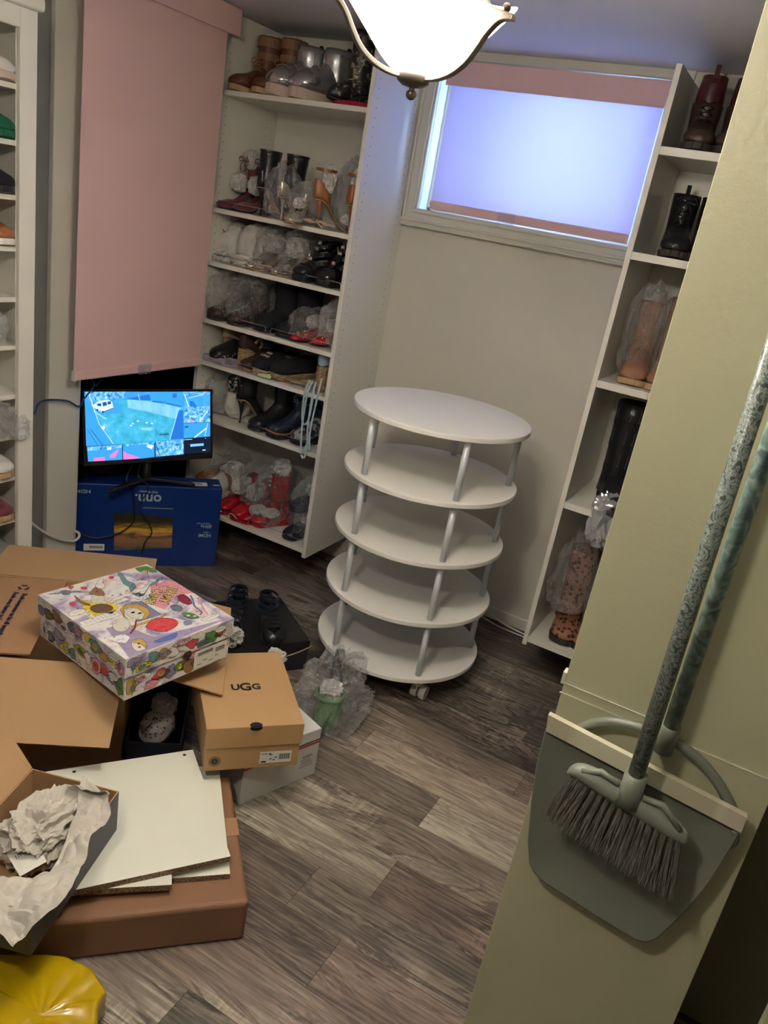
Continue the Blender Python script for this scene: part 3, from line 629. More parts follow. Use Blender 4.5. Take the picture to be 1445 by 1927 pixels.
sp([(580,430),(740,435),(720,470),(600,455)],2,2); sp([(215,405),(255,405),(250,435),(222,438)],3,5)
sp([(600,58),(602,62),(1060,62),(1060,58)],4,6)
sp([(800,512),(900,508),(900,516),(800,520)],5,6)
# lower thumbnails
sp([(78,608),(415,600),(415,770),(85,795)],9,2); sp([(78,608),(415,600),(415,635),(80,650)],7,3); sp([(140,725),(240,720),(250,785),(135,795)],6,4); sp([(370,650),(385,655),(345,730),(300,735),(290,710)],6,4); sp([(270,625),(310,622),(310,648),(270,650)],3,4)
sp([(425,600),(745,590),(745,750),(425,770)],9,2); sp([(425,600),(745,590),(745,605),(425,622)],7,3); sp([(425,670),(470,700),(600,750),(425,768)],6,4); sp([(670,610),(740,625),(720,665),(668,640)],3,4)
sp([(755,588),(1060,570),(1060,738),(760,750)],7,2); sl([(755,590),(800,735)],.006,5,4); sl([(1045,590),(1050,650),(1010,735)],.005,3,4)
sl([(418,600),(418,768)],.002,8,6); sl([(748,590),(748,750)],.002,8,6); sl([(75,604),(1060,574)],.0025,8,6)
# right thumbnails
sp([(1062,58),(1362,58),(1362,220),(1062,225)],1,2); sp([(1062,58),(1362,58),(1362,90),(1062,100)],7,3); sl([(1110,130),(1280,95)],.004,3,4); sl([(1075,90),(1120,225)],.008,3,4); sp([(1125,160),(1170,165),(1210,222),(1135,222)],8,3); sp([(1300,55),(1330,55),(1330,70),(1300,70)],6,5)
sp([(1062,225),(1362,220),(1362,395),(1062,395)],7,2); sl([(1330,270),(1240,390)],.008,3,3); sp(ell(1150,385,16,14,10),6,5)
sp([(1062,395),(1362,395),(1362,555),(1062,565)],9,2); sl([(1062,400),(1360,395)],.003,5,5); sl([(1180,560),(1320,460)],.012,3,4); sl([(1330,410),(1300,550)],.005,3,4); sp([(1075,430),(1120,435),(1110,450),(1072,450)],4,4)
sp([(1062,565),(1362,555),(1362,730),(1062,738)],5,3); sp([(1135,632),(1285,628),(1285,655),(1135,660)],2,5); sp([(1065,578),(1155,575),(1155,580),(1065,583)],3,5); sp([(1272,700),(1306,698),(1306,708),(1272,710)],3,5); sp([(1303,570),(1310,570),(1310,578),(1303,578)],3,5)
sl([(1061,58),(1061,735)],.002,8,6)
b.build('screen',E_,mon,T=TT)
TS=TT@fr((S(850,540)[0],-.0017,S(850,500)[1]),(1,0,0),(0,0,1),(0,-1,0))
text('Camera 01',.008,E_[5].name if False else 'ink',mon,TS,ext=.0001)
b=MB().tube([(0,.03,.17),(0,.045,.06),(0,.035,.03)],[.016,.016,.022],12); b.build('stand_neck','black',mon,smooth=True)
for s,(fx,fy) in enumerate([(-.185,-.035),(.175,-.035)]):
    MB().ribbon([(0,.03,.030),(fx*.5,.0,.024),(fx,fy,.013)],.022,.012,wd=(fy*-1,fx,0) if False else (0,1,0)).sph((fx,fy,.012),.009,8).build('stand_foot','black',mon,bevel=.002)
# ---------------------------------------------------------------- open brown carton with four flaps
X_=Vector((.8083,.5888,0)); A36=math.atan2(.5888,.8083)
t=root('cardboard_carton','large open brown cardboard carton with its flaps spread, under the doodle box','box',(-1.297,1.357,0),A36)
b=MB(); openbox(b,.5,.45,.36,.005,0,-.5,0); b.build('carton_body',['card','cardin'],t)
def flap(c4,th=.0045,name='flap',mats=('cardin','card'),label=None,par=None):
    c4=[Vector(c) for c in c4]; n=(c4[1]-c4[0]).cross(c4[3]-c4[0]).normalized()*th
    lo=[c-n for c in c4]
    b=MB(); b.add(c4,[(0,1,2,3)],0); b.add(lo,[(3,2,1,0)],1); b.add(c4+lo,[(0,4,5,1),(1,5,6,2),(2,6,7,3),(3,7,4,0)],1)
    return b.build(name,mats,par or t,label=label)
flap([(-.498,-.196,.252),(-.004,-.196,.252),(-.002,-.001,.362),(-.498,-.001,.362)],label='front flap folded outward')
flap([(-.498,.451,.362),(-.002,.451,.362),(-.012,.672,.358),(-.490,.672,.358)],label='back flap folded outward')
flap([(.001,.004,.362),(.258,-.035,.318),(.256,.446,.318),(.001,.447,.362)],label='right flap folded outward')
lf=flap([(-.496,.006,.366),(-.247,.010,.372),(-.250,.425,.372),(-.496,.425,.366)],mats=('card','card'),label='left flap folded inward with navy print')
def TL(x,y): return fr((x,y,.3725),(0,-1,0),(1,0,0),(0,0,1))
text('Feels awesome to be all unpacked.',.0185,'inkb',t,TL(-.346,.326),align='LEFT',bold=.0006,name='printed_line')
text('Feels even better to be recycled.',.0185,'inkb',t,TL(-.371,.330),align='LEFT',bold=.0006,name='printed_line')
b=MB()
for k in range(3):
    a0=R(90+120*k); c0=Vector((-.3595,.362)); r_=.013
    pts=[(c0.x+r_*math.cos(a0+R(q)),c0.y+r_*math.sin(a0+R(q))) for q in (-38,-15,15)]
    stroke(b,pts,.0065,0,False,.3727)
    e=Vector(pts[-1])-c0; tt=Vector((-e.y,e.x)).normalized()
    b.add([Vector((c0.x+e.x*1.45,c0.y+e.y*1.45,.3727)),Vector((c0.x+e.x*.5,c0.y+e.y*.5,.3727)),Vector((c0.x+e.x*.95+tt.x*.009,c0.y+e.y*.95+tt.y*.009,.3727))],[(0,1,2)])
b.build('recycling_mark','inkb',t)
# ---------------------------------------------------------------- doodle covered shoe box
wc=ramp_mat('watercolour_print',[(.30,(.20,.20,.36)),(.40,(.42,.36,.50)),(.48,(.72,.69,.72)),(.56,(.80,.78,.72)),(.66,(.70,.48,.50)),(.74,(.62,.22,.28))],14,.45,dist=.6,detail=5)
M['wc']=wc
ART={k:pm('print_'+k,c,.45,var=v,vscale=60) for k,(c,v) in dict(red=((.62,.06,.07),.35),orange=((.68,.22,.06),.2),yellow=((.75,.60,.03),.1),green=((.08,.24,.06),.3),teal=((.14,.30,.32),.2),slate=((.20,.21,.36),.15),purple=((.34,.28,.44),.3),pink=((.74,.30,.36),.25),cream=((.68,.65,.55),.08),brown=((.16,.09,.05),.2),skin=((.28,.14,.07),.15),gold=((.52,.33,.08),.3),blue=((.10,.14,.40),.3),grey=((.14,.19,.23),.15),pwhite=((.80,.79,.76),.03),dkred=((.22,.02,.05),.2)).items()}
AN=list(ART); AM=[M['ink']]+[ART[k] for k in AN]; AI={k:i+1 for i,k in enumerate(AN)}; AI['ink']=0
jb=root('shoe_box','white shoe box covered in colourful cartoon doodles, balanced on the open carton','box',(-1.339,1.427,.3755),R(80.6))
b=MB(); b.box((-.167,-.190,0),(.167,.190,.085)); b.build('base','wc',jb,bevel=.0015)
b=MB(); b.box((-.1725,-.1945,.068),(.1725,.1945,.1245)); b.build('lid','wc',jb,bevel=.0015)
DOD={"planet":[[-0.046,-0.099],[-0.009,-0.081],[0.021,-0.091],[0.037,-0.112],[0.028,-0.134],[0.006,-0.145],[-0.024,-0.143],[-0.041,-0.125]],"burst":[[-0.099,0.11],[-0.088,0.094],[-0.086,0.074],[-0.045,0.05],[-0.041,0.024],[-0.056,0.016],[-0.077,0.003],[-0.091,0.021],[-0.12,0.015],[-0.115,0.029],[-0.125,0.04],[-0.112,0.054],[-0.119,0.068]],"hair":[[-0.1,0.064],[-0.082,0.066],[-0.065,0.059],[-0.054,0.038],[-0.063,0.021],[-0.085,0.017],[-0.106,0.03],[-0.109,0.048]],"legs":[[-0.067,0.123],[-0.032,0.149],[-0.023,0.143],[-0.028,0.112],[-0.043,0.092],[-0.055,0.115]],"socks":[[-0.029,0.152],[0.011,0.188],[0.012,0.176],[-0.001,0.159],[-0.002,0.145],[-0.021,0.132]],"armL":[[-0.099,0.14],[-0.103,0.104],[-0.095,0.08],[-0.098,0.068],[-0.11,0.09],[-0.107,0.121]],"dress":[[-0.065,0.112],[-0.041,0.096],[-0.054,0.057],[-0.088,0.084]],"sat":[[-0.119,0.177],[-0.103,0.176],[-0.095,0.161],[-0.109,0.151],[-0.121,0.156]],"wingA":[[-0.149,0.182],[-0.121,0.173],[-0.123,0.167],[-0.149,0.178]],"wingB":[[-0.094,0.163],[-0.071,0.15],[-0.076,0.147],[-0.098,0.156]],"palm":[[0.127,0.189],[0.162,0.184],[0.169,0.151],[0.165,0.132],[0.148,0.143],[0.142,0.163],[0.124,0.158],[0.123,0.175]],"river":[[0.071,0.197],[0.078,0.187],[0.064,0.138],[0.069,0.109],[0.06,0.089],[0.035,0.075],[0.03,0.073],[0.044,0.1],[0.043,0.126],[0.062,0.176]],"river2":[[0.144,0.097],[0.124,0.078],[0.091,0.073],[0.046,0.038],[0.03,0.054],[0.033,0.071],[0.054,0.048],[0.097,0.08],[0.132,0.094]],"panel":[[-0.003,0.027],[0.025,0.018],[0.024,-0.071],[-0.046,-0.068],[-0.048,-0.062],[-0.008,0.001]],"face":[[-0.041,0.005],[-0.019,0.004],[-0.003,-0.011],[-0.006,-0.046],[-0.022,-0.063],[-0.041,-0.058],[-0.05,-0.034]],"hair2":[[-0.048,0.01],[-0.019,0.023],[0.008,0.01],[0.013,-0.027],[0.003,-0.052],[-0.021,-0.068],[-0.032,-0.064],[-0.009,-0.044],[-0.008,-0.012],[-0.019,0.004],[-0.041,0.005],[-0.059,-0.028],[-0.058,-0.051],[-0.062,-0.026]],"band":[[-0.075,-0.075],[0.015,-0.079],[0.041,-0.07],[0.038,-0.077],[0.01,-0.089],[-0.078,-0.085]],"green":[[0.072,-0.095],[0.091,-0.104],[0.097,-0.127],[0.096,-0.14],[0.079,-0.137],[0.068,-0.121]],"wheelA":[[0.123,-0.014],[0.143,-0.014],[0.14,-0.05],[0.126,-0.07],[0.112,-0.065],[0.109,-0.039]],"wheelB":[[0.072,-0.048],[0.09,-0.05],[0.093,-0.072],[0.077,-0.085],[0.064,-0.071]],"oval1":[[0.096,-0.149],[0.125,-0.146],[0.15,-0.153],[0.148,-0.162],[0.122,-0.168],[0.093,-0.161]],"oval2":[[-0.161,0.065],[-0.138,0.07],[-0.122,0.061],[-0.125,0.049],[-0.151,0.044],[-0.167,0.051]],"note":[[-0.167,0.012],[-0.103,0.016],[-0.055,0.01],[-0.064,-0.016],[-0.167,-0.014]],"note2":[[-0.034,0.067],[-0.001,0.072],[0.004,0.042],[-0.035,0.039]],"pinkA":[[0.1,0.078],[0.165,0.078],[0.173,-0.021],[0.151,-0.017],[0.125,-0.005],[0.048,-0.055],[0.037,-0.019],[0.045,0.004]],"purple":[[-0.129,-0.049],[-0.083,-0.056],[-0.078,-0.085],[-0.06,-0.15],[0.139,-0.184],[0.168,-0.185],[0.012,-0.202],[-0.162,-0.193]],"blue1":[[-0.072,-0.166],[-0.022,-0.164],[0.002,-0.168],[-0.021,-0.186],[-0.062,-0.182]],"blue2":[[0.05,-0.131],[0.068,-0.139],[0.059,-0.155],[0.039,-0.151]],"head":[[-0.114,-0.136],[-0.096,-0.141],[-0.096,-0.17],[-0.112,-0.186],[-0.132,-0.18],[-0.129,-0.158]],"hat":[[-0.115,-0.14],[-0.093,-0.136],[-0.09,-0.162],[-0.107,-0.182],[-0.105,-0.159],[-0.114,-0.148]],"beak":[[-0.131,-0.132],[-0.123,-0.142],[-0.129,-0.158],[-0.141,-0.157]],"book":[[-0.157,-0.085],[-0.108,-0.098],[-0.107,-0.12],[-0.131,-0.136],[-0.145,-0.122]],"hands":[[-0.095,-0.03],[-0.066,-0.032],[-0.069,-0.066],[-0.1,-0.087],[-0.117,-0.075],[-0.112,-0.052]],"red1":[[-0.085,0.194],[-0.074,0.188],[-0.079,0.177],[-0.091,0.178]],"red2":[[-0.063,0.17],[-0.047,0.164],[-0.055,0.151],[-0.065,0.156]],"red3":[[0.035,0.183],[0.047,0.18],[0.04,0.167],[0.029,0.171]],"red4":[[-0.131,0.113],[-0.117,0.108],[-0.124,0.094],[-0.138,0.095]],"org1":[[-0.048,-0.058],[-0.047,-0.063],[-0.071,-0.091],[-0.099,-0.109],[-0.096,-0.102],[-0.072,-0.086]],"t1a":[[0.149,0.041]],"t1b":[[0.058,-0.024]],"t2a":[[0.1,0.052]],"t2b":[[0.03,-0.019]]}
b=MB(); zt=.1247
def dd(k,fill,lay=1,sm=2,w=.0009): shape(b,DOD[k],AI[fill] if fill else None,zt+lay*.00018,0,w,sm)
def clipd(P): return [(max(-.171,min(.171,x)),max(-.193,min(.193,y))) for x,y in P]
DOD={k:clipd(v) for k,v in DOD.items()}
for k,f,l,s,w in [('purple','purple',1,1,0),('pinkA','pink',1,1,0),('river','teal',2,1,.0007),('river2','teal',2,2,.0007),('panel','slate',2,0,.0012),('palm','green',3,0,.0006),('burst','yellow',3,0,0),('hair','brown',4,3,.0007),('legs','skin',4,2,.0008),('socks','pwhite',5,2,.0009),('armL','skin',4,2,.0007),('dress','cream',5,1,.0009),('sat','grey',4,2,.0007),('wingA','grey',3,0,.0005),('wingB','grey',3,0,.0005),('note','pwhite',3,0,.0009),('note2','pwhite',3,0,.0009),('hair2','gold',5,1,.0009),('face','cream',4,2,.0009),('band','gold',3,1,.0007),('planet','red',4,3,.0012),('green','green',4,2,.0008),('wheelA','dkred',3,2,.0009),('wheelB','grey',4,2,.0009),('oval1','pwhite',4,3,.0009),('oval2','pwhite',4,3,.0009),('blue1','blue',2,2,0),('blue2','slate',2,2,0),('book','pwhite',3,1,.0009),('head','cream',4,2,.0009),('hat','gold',5,2,.0009),('hands','cream',4,2,.0009),('red1','red',2,2,0),('red2','red',2,2,0),('red3','red',2,2,0),('red4','red',2,2,0),('org1','dkred',6,1,.0005)]: dd(k,f,l,s,w)
rnd=random.Random(8)
def star(cx,cy,r,mi=0,lay=6): 
    P=[]; a0=rnd.random()*6
    for k in range(10): q=r if k%2==0 else r*.35; P.append((cx+q*math.cos(a0+k*PI/5),cy+q*math.sin(a0+k*PI/5)))
    b.poly(P,zt+lay*.00018,mi)
for k in range(46): star(rnd.uniform(-.165,.165),rnd.uniform(-.188,.188),rnd.uniform(.002,.0045))
for c,rr in [((-.030,-.022),.006),((-.018,-.035),.006),((-.108,-.156),.004),((-.116,-.170),.004)]: b.poly(ell(*c,rr,rr*.7,12),zt+.0012,0)
for k in range(12): # flesh of planet spots
    a=rnd.random()*6.28; q=rnd.random()*.03; b.poly(ell(-.008+math.cos(a)*q*1.1,-.113+math.sin(a)*q*.8,.0018,.0014,8),zt+.0012,AI['orange'])
for k in range(60):
    x,y=rnd.uniform(-.15,.15),rnd.uniform(-.185,.18); 
    stroke(b,[(x,y),(x+.008,y+.004),(x+.014,y-.002),(x+.022,y+.003)],.0012,AI[rnd.choice(['dkred','pink','blue','ink'])],False,zt+.0009,4)
for yy in (.000,.006,.012-.0,-.006):   # handwriting on the note
    for k in range(9):
        x=-.158+k*.0115; stroke(b,[(x,yy),(x+.002,yy+.0022),(x+.004,yy-.001),(x+.007,yy+.002)],.0008,0,False,zt+.0011)
for k in range(7):
    x=-.155+k*.004; stroke(b,[(x,.058),(x+.002,.061),(x+.003,.056)],.0007,0,False,zt+.0011)
    x=.100+k*.006; stroke(b,[(x,-.156),(x+.002,-.153),(x+.004,-.158)],.0008,0,False,zt+.0011)
    x=-.030+k*.0045; stroke(b,[(x,.056),(x+.002,.059),(x+.003,.053)],.0007,0,False,zt+.0011)
stroke(b,[(-.12,.02),(-.04,.05),(.06,.06),(.15,.07),(.171,.06)],.0008,0,False,zt+.0012,4)
stroke(b,[(.04,.06),(.055,.045),(.05,.03),(.035,.035),(.03,.05),(.045,.062)],.0012,0,False,zt+.0011,4)
for k in range(6): stroke(b,[(.03+.004*k,.035),(.055-.003*k,.064)],.0008,0,False,zt+.001)
stroke(b,[(.09,.09),(.075,.11),(.05,.10),(.07,.075),(.11,.10),(.135,.14)],.0014,AI['dkred'],False,zt+.001,5)
stroke(b,[(.11,-.03),(.095,-.045),(.085,-.02),(.07,-.04),(.06,-.03)],.002,AI['dkred'],False,zt+.0008,4)
stroke(b,[(.155,-.03),(.14,-.06),(.125,-.085),(.12,-.12),(.105,-.13)],.005,AI['blue'],False,zt+.0005,4)
stroke(b,[(.162,-.05),(.15,-.08),(.135,-.11),(.125,-.14)],.005,AI['pink'],False,zt+.0006,4)
for c in [(.090,-.128),(.104,-.142),(.078,-.116)]: b.poly(ell(*c,.006,.005,14),zt+.001,AI['cream']); stroke(b,ell(*c,.006,.005,14),.0008,0,True,zt+.0012)
for k in range(9): # palm trunk and frond spikes
    a=k*.7; stroke(b,[(.147,.160),(.147+.024*math.cos(a),.160+.024*math.sin(a))],.003,AI['green'],False,zt+.0007)
stroke(b,[(.147,.160),(.12,.135),(.10,.13)],.003,AI['orange'],False,zt+.0009,3)
for k in range(14):
    a=2*PI*k/14; stroke(b,[(-.083+.022*math.cos(a),.042+.030*math.sin(a)),(-.083+.042*math.cos(a),.042+.042*math.sin(a))],.005,AI['yellow'],False,zt+.0005)
b.build('printed_artwork',AM,jb,label='cartoon artwork printed on the lid')
def TJ(x,y): return fr((x,y,zt+.0013),(-.95,-.31,0),(.31,-.95,0),(0,0,1))
def TJ2(x,y,ang): c,s=math.cos(ang),math.sin(ang); return fr((x,y,zt+.0013),(c,s,0),(-s,c,0),(0,0,1))
for dx,mt,bo in ((0,'ink',.0016),(.0000,'inkgold',.0002)):
    if mt=='inkgold': M['inkgold']=pm('print_gold_text',(.72,.56,.18),.5)
    for w_,x_,y_ in (('JEREMY',.105,.006),('CAMPS',.066,.022)):
        T_=TJ2(x_,y_,math.atan2(-.065,-.091)); T_=Matrix.Translation((0,0,.0006 if mt!='ink' else 0))@T_
        text(w_,.037,mt,jb,T_,bold=bo,sx=.8 if w_=='JEREMY' else .85,ext=.0001)
# side doodles
def side(T,w,h,seed,par=jb):
    global b
    r=random.Random(seed); b2=MB(); cols=['teal','slate','purple','pink','cream','gold','green','yellow','red','grey','pwhite','skin']
    for k in range(11):
        x=-w/2+w*(k+.5)/11; y=r.uniform(.25,.75)*h; rx=r.uniform(.015,.026); ry=min(r.uniform(.016,.03),max(.012,y-.002),max(.012,h-.002-y))
        P=[(x+rx*(1+.35*math.sin(3*a+k))*math.cos(a),y+ry*(1-.25*abs(math.sin(2*a+k)))*math.sin(a)) for a in [q*2*PI/14 for q in range(14)]]
        P=[(max(-w/2+.002,min(w/2-.002,p[0])),max(.002,min(h-.002,p[1]))) for p in P]
        shape(b2,P,AI[cols[(k*5+seed)%12]],.0002,0,.0012,2)
        if k%2: 
            shape(b2,ell(x,y,rx*.5,ry*.5,12),AI[cols[(k*7+3+seed)%12]],.0006,0,.0009)
            b2.poly(ell(x-.003,y+.002,.0018,.0022,8),.001,0); b2.poly(ell(x+.004,y+.002,.0018,.0022,8),.001,0)
    for k in range(44):
        x,y=r.uniform(-w/2+.01,w/2-.02),r.uniform(.006,h-.008); stroke(b2,[(x,y),(x+.004,y+.004),(x+.008,y-.002),(x+.013,y+.003)],.0011,r.choice([0,0,AI['dkred'],AI['blue']]),False,.0009,3)
    # speech bubble and hanging satellite
    x=w/2-.045; shape(b2,ell(x,h*.7,.019,.009,16),AI['pwhite'],.0011,0,.0009)
    for k in range(6): stroke(b2,[(x-.013+k*.0045,h*.7-.002),(x-.011+k*.0045,h*.7+.003)],.001,0,False,.0014)
    x=w/2-.020 if seed==1 else -w/2+.02; shape(b2,ell(x,h*.45,.006,.009,14),AI['grey'],.0011,0,.0009); stroke(b2,[(x,h*.55),(x+.001,h*.8)],.003,AI['grey'],False,.0011); stroke(b2,[(x,h*.35),(x-.001,h*.1)],.003,AI['grey'],False,.0011)
    b2.build('printed_artwork',AM,par,T=T,label='cartoon artwork printed on the side')
side(fr((-.1727,0,.069),(0,-1,0),(0,0,1),(-1,0,0)),.385,.054,1); side(fr((-.1672,0,.0),(0,-1,0),(0,0,1),(-1,0,0)),.376,.066,4)
side(fr((0,-.1947,.069),(1,0,0),(0,0,1),(0,-1,0)),.340,.054,2); side(fr((0,-.1902,.0),(1,0,0),(0,0,1),(0,-1,0)),.330,.066,5)
b=MB(); TSd=fr((0,-.1902,.0),(1,0,0),(0,0,1),(0,-1,0))
b.poly([(.045,.006),(.158,.006),(.158,.062),(.045,.062)],.0018,0); b.poly([(.056,.044),(.108,.044),(.108,.054),(.056,.054)],.0021,2)
for k in range(10): b.poly([(.118+k*.0032,.036),(.118+k*.0032+.0018,.036),(.118+k*.0032+.0018,.05),(.118+k*.0032,.05)],.0021,1)
for k in range(4): b.poly([(.056+k*.02,.016+k%2*.008),(.070+k*.02,.016+k%2*.008),(.070+k*.02,.018+k%2*.008),(.056+k*.02,.018+k%2*.008)],.0021,1)
b.build('size_sticker',['white','ink','greyink'],jb,T=TSd)
MB().poly(ell(.016,.066,.015,.013,24),.0022,0).build('thumb_hole','matblack',jb,T=fr((0,-.1947,.0),(1,0,0),(0,0,1),(0,-1,0)))
# ---------------------------------------------------------------- tan shoe box with lettering
ub=root('shoe_box','tan kraft shoe box with black lettering and a sun emblem, on the white postal box','box',(-1.053,1.568,.168),R(46.6))
MB().box((-.1245,-.172,0),(.1245,.172,.10)).build('base','ugg',ub,bevel=.001)
MB().box((-.1285,-.1755,.072),(.1285,.1755,.137)).build('lid','ugg',ub,bevel=.0015)
for ch_,x_,s_ in (('U',-.031,.037),('G',-.003,.049),('G',.027,.037)): text(ch_,s_,'ink',ub,fr((x_,.0,.1373),(1,0,0),(0,1,0),(0,0,1)),sx=.95,bold=.0013)
MB().box((-.045,-.0285,.1371),(.125,-.028,.1373)).build('crease','cardin',ub)
b=MB(); 
for k in range(16):
    a=k*PI/8; c=Vector((-.098,-.1722,.030)); d=Vector((math.cos(a),0,math.sin(a))); n_=Vector((-math.sin(a),0,math.cos(a)))*.0013
    b.add([c+d*.002+n_,c+d*.017+n_*.8,c+d*.017-n_*.8,c+d*.002-n_],[(0,1,2,3)])
b.build('sun_emblem','ink',ub)
b=MB().box((.020,-.1729,.014),(.106,-.1721,.050),0)
for k in range(16): b.box((.072+k*.0019,-.1732,.024),(.072+k*.0019+(.0012 if k%3 else .0007),-.1728,.042),1)
b.box((.024,-.1732,.0165),(.038,-.1728,.021),1)
for x,z in [(.046,.026),(.055,.022),(.060,.030),(.046,.040),(.042,.043)]: b.box((x,-.1732,z),(x+.007,-.1728,z+.0025),1)
b.build('size_sticker',['white','ink'],ub)
text('UGG',.0075,'ink',ub,fr((.030,-.1732,.044),(1,0,0),(0,0,1),(0,-1,0)),ext=.0001)
b=MB().poly([(p[0],p[1]) for p in ell(0,-.170,.0165,.012,28)],.1374,0)
b.add([Vector((p[0],-.1759,p[1])) for p in ell(0,.132,.0165,.0085,28)],[tuple(range(28))],0)
b.build('thumb_hole','matblack',ub)
# ---------------------------------------------------------------- white postal box
pb=root('postal_box','glossy white postal box with navy and red stripes on the floor','box',(-.967,1.478,0),math.atan2(.236,.085))
MB().box((0,0,0),(.262,.17,.165)).build('carton','whitecard',pb,bevel=.0015)
MB().box((-.0004,-.0006,.126),(.2624,.0,.1295),0).box((-.0004,-.0006,.1165),(.2624,.0,.1225),1).build('printed_stripes',['inkb','redink'],pb)
b=MB()
for r_,(z,x0_,x1_) in enumerate([(.083,.205,.24),(.078,.205,.243),(.070,.20,.235),(.062,.203,.240),(.055,.2,.245),(.046,.198,.246)]):
    for k in range(7):
        w_=(x1_-x0_)/7; b.box((x0_+k*w_,-.0006,z-.0022),(x0_+k*w_+w_*.6,0,z+.0012))
b.build('printed_address','greyink',pb)
MB().box((.0,.0,.1652),(.262,.0015,.1656)).build('tape_edge','inkw',pb)
# ---------------------------------------------------------------- flat red brown carton, boards
fb=root('flat_carton','flat reddish brown cardboard carton lying on the floor under the white boards','box',(-.691,1.148,0),R(225))
MB().box((0,-.42,0),(.60,0,.116)).build('carton','redbrown',fb,bevel=.012,seg=4)
MB().box((.0,-.26,.1162),(.6,-.2,.1168)).box((-.0016,-.3,.02),(-.0002,-.2,.11)).build('packing_tape','card',fb,label='brown packing tape')
def board(label,org,ax,lx,ly,z,hole=False):
    a=Vector((*ax,0)).normalized(); ang_=math.atan2(a.y,a.x)
    t_=root('melamine_board',label,'board',(org[0],org[1],z),ang_,'white boards stacked on the flat carton')
    b=MB(); b.box((0,0,0),(lx,ly,.0158)); o=b.build('panel',['board','chip'],t_)
    for p in o.data.polygons:
        if abs(p.normal.z)<.5: p.material_index=1
    if hole:
        for x,y in ((.374,.370),(.098,.370)): MB().cyl((x,y),.0045,.0158,.0161,14).build('cam_hole','darkbrown',t_)
    return t_
board('lowest white melamine board, sticking out to the right on the flat carton',(-.767-.216,1.17-.207),(.72,.69),.30,.37,.1165)
board('middle white melamine board, its lower right corner showing under the top one',(-.839-.215,1.059-.198),(.74,.67),.29,.36,.1327)
board('topmost white melamine board with two small holes along its far edge',(-1.014,.860),(.584,.812),.40,.386,.149,True)
# ---------------------------------------------------------------- dark open shoe box with crumpled paper
sb=root('shoe_box','open dark grey shoe box full of crumpled paper at the lower left','box',(-1.035,1.083,.166),math.atan2(.070,.200))
b=MB(); openbox(b,.212,.345,.112,.003,0,-.212,-.345); b.build('base',['greycard','cardin'],sb)
flap([(-.213,-.34,.112),(-.213,-.002,.112),(-.30,-.002,.165),(-.30,-.34,.165)][::-1],.002,'lid_flap',('greycard','cardin'),'open hinged lid',sb)
flap([(-.213,-.001,.112),(-.213,.0,.112),(-.28,.03,.155),(-.30,-.002,.165)][::-1],.002,'tuck_flap',('greycard','cardin'),None,sb)
SBM=Matrix.Translation((-1.035,1.083,.166))@Matrix.Rotation(math.atan2(.070,.200),4,'Z')
t=root('crumpled_paper','wad of crumpled grey packing paper inside the dark shoe box','paper',(-1.10,.94,.18))
b=MB(); blob(b,(0,.0,.055),(.060,.085,.060),4,.34,2.2,5,flat=-.008); b.build('wad','paper',t)
def sheet(name,label,Lp,Rp,nx,ny,amp,mat,cat,seed,thick=.0006,fold=8):
    Lp=smooth([Vector(p) for p in Lp],ny); Rp=smooth([Vector(p) for p in Rp],ny)
    n=min(len(Lp),len(Rp)); c=sum(Lp[:n],Vector())/n; rings=[]
    for i in range(n):
        row=[]
        for j in range(nx+1):
            u=j/nx; p=Lp[i].lerp(Rp[i],u); q=p*fold+Vector((seed*3.1,0,0))
            d=amp*(abs(noise.noise(q*1.6))*2-.5+abs(noise.noise(q*4.1+Vector((5,1,2))))*.9-.2)
            row.append(p+Vector((noise.noise(q*2.2)*amp*.7,noise.noise(q*2.2+Vector((9,9,9)))*amp*.7,d)))
        rings.append(row)
    o0=Vector((c.x,c.y,c.z)); b=MB(); b.loft([[p-o0 for p in r] for r in rings],False,False,False)
    o=b.build(name,mat,None,solid=thick); o.location=o0; tag(o,label,cat); return o
sheet('packing_paper','long sheet of grey packing paper spilling over the dark shoe box edge',
 [(-1.10,1.035,.315),(-1.055,.975,.30),(-1.025,.93,.285),(-1.00,.892,.275),(-.985,.852,.275),(-.998,.795,.285),(-1.025,.735,.288),(-1.04,.690,.28)],
 [(-1.02,1.04,.318),(-.975,1.00,.305),(-.965,.955,.300),(-.952,.927,.30),(-.925,.885,.295),(-.897,.829,.29),(-.895,.77,.28),(-.905,.70,.252)],26,9,.017,'paper','paper',2)
sheet('packing_paper','second fold of grey paper standing up at the back of the dark shoe box',
 [(-1.135,1.02,.20),(-1.12,1.02,.25),(-1.115,1.01,.30),(-1.11,1.00,.318)],[(-1.05,1.04,.20),(-1.03,1.045,.26),(-1.02,1.035,.31),(-1.005,1.02,.325)],16,9,.016,'paper','paper',6)
iv=root('printed_sheet','white sheet with printed lines tucked beside the wad in the dark shoe box','paper',(-1.095,.865,.245),0)
q=[Vector(p)-Vector((-1.095,.865,.245)) for p in [(-1.175,.862,.250),(-1.165,.925,.252),(-1.02,.875,.246),(-1.034,.822,.240)]]
b=MB(); b.add(q,[(0,3,2,1)],0)
def qp(u,v): return (q[0].lerp(q[3],u)).lerp(q[1].lerp(q[2],u),v)+Vector((0,0,.0012))
for r_ in range(3):
    for k in range(8):
        u=.45+r_*.10; v=.18+k*.085; b.add([qp(u,v),qp(u+.07,v),qp(u+.07,v+.03),qp(u,v+.03)],[(0,1,2,3)],1)
for k in range(6): b.add([qp(.2,.2+k*.12),qp(.25,.2+k*.12),qp(.25,.29+k*.12),qp(.2,.29+k*.12)],[(0,1,2,3)],1)
b.build('sheet',['white','greyink'],iv)
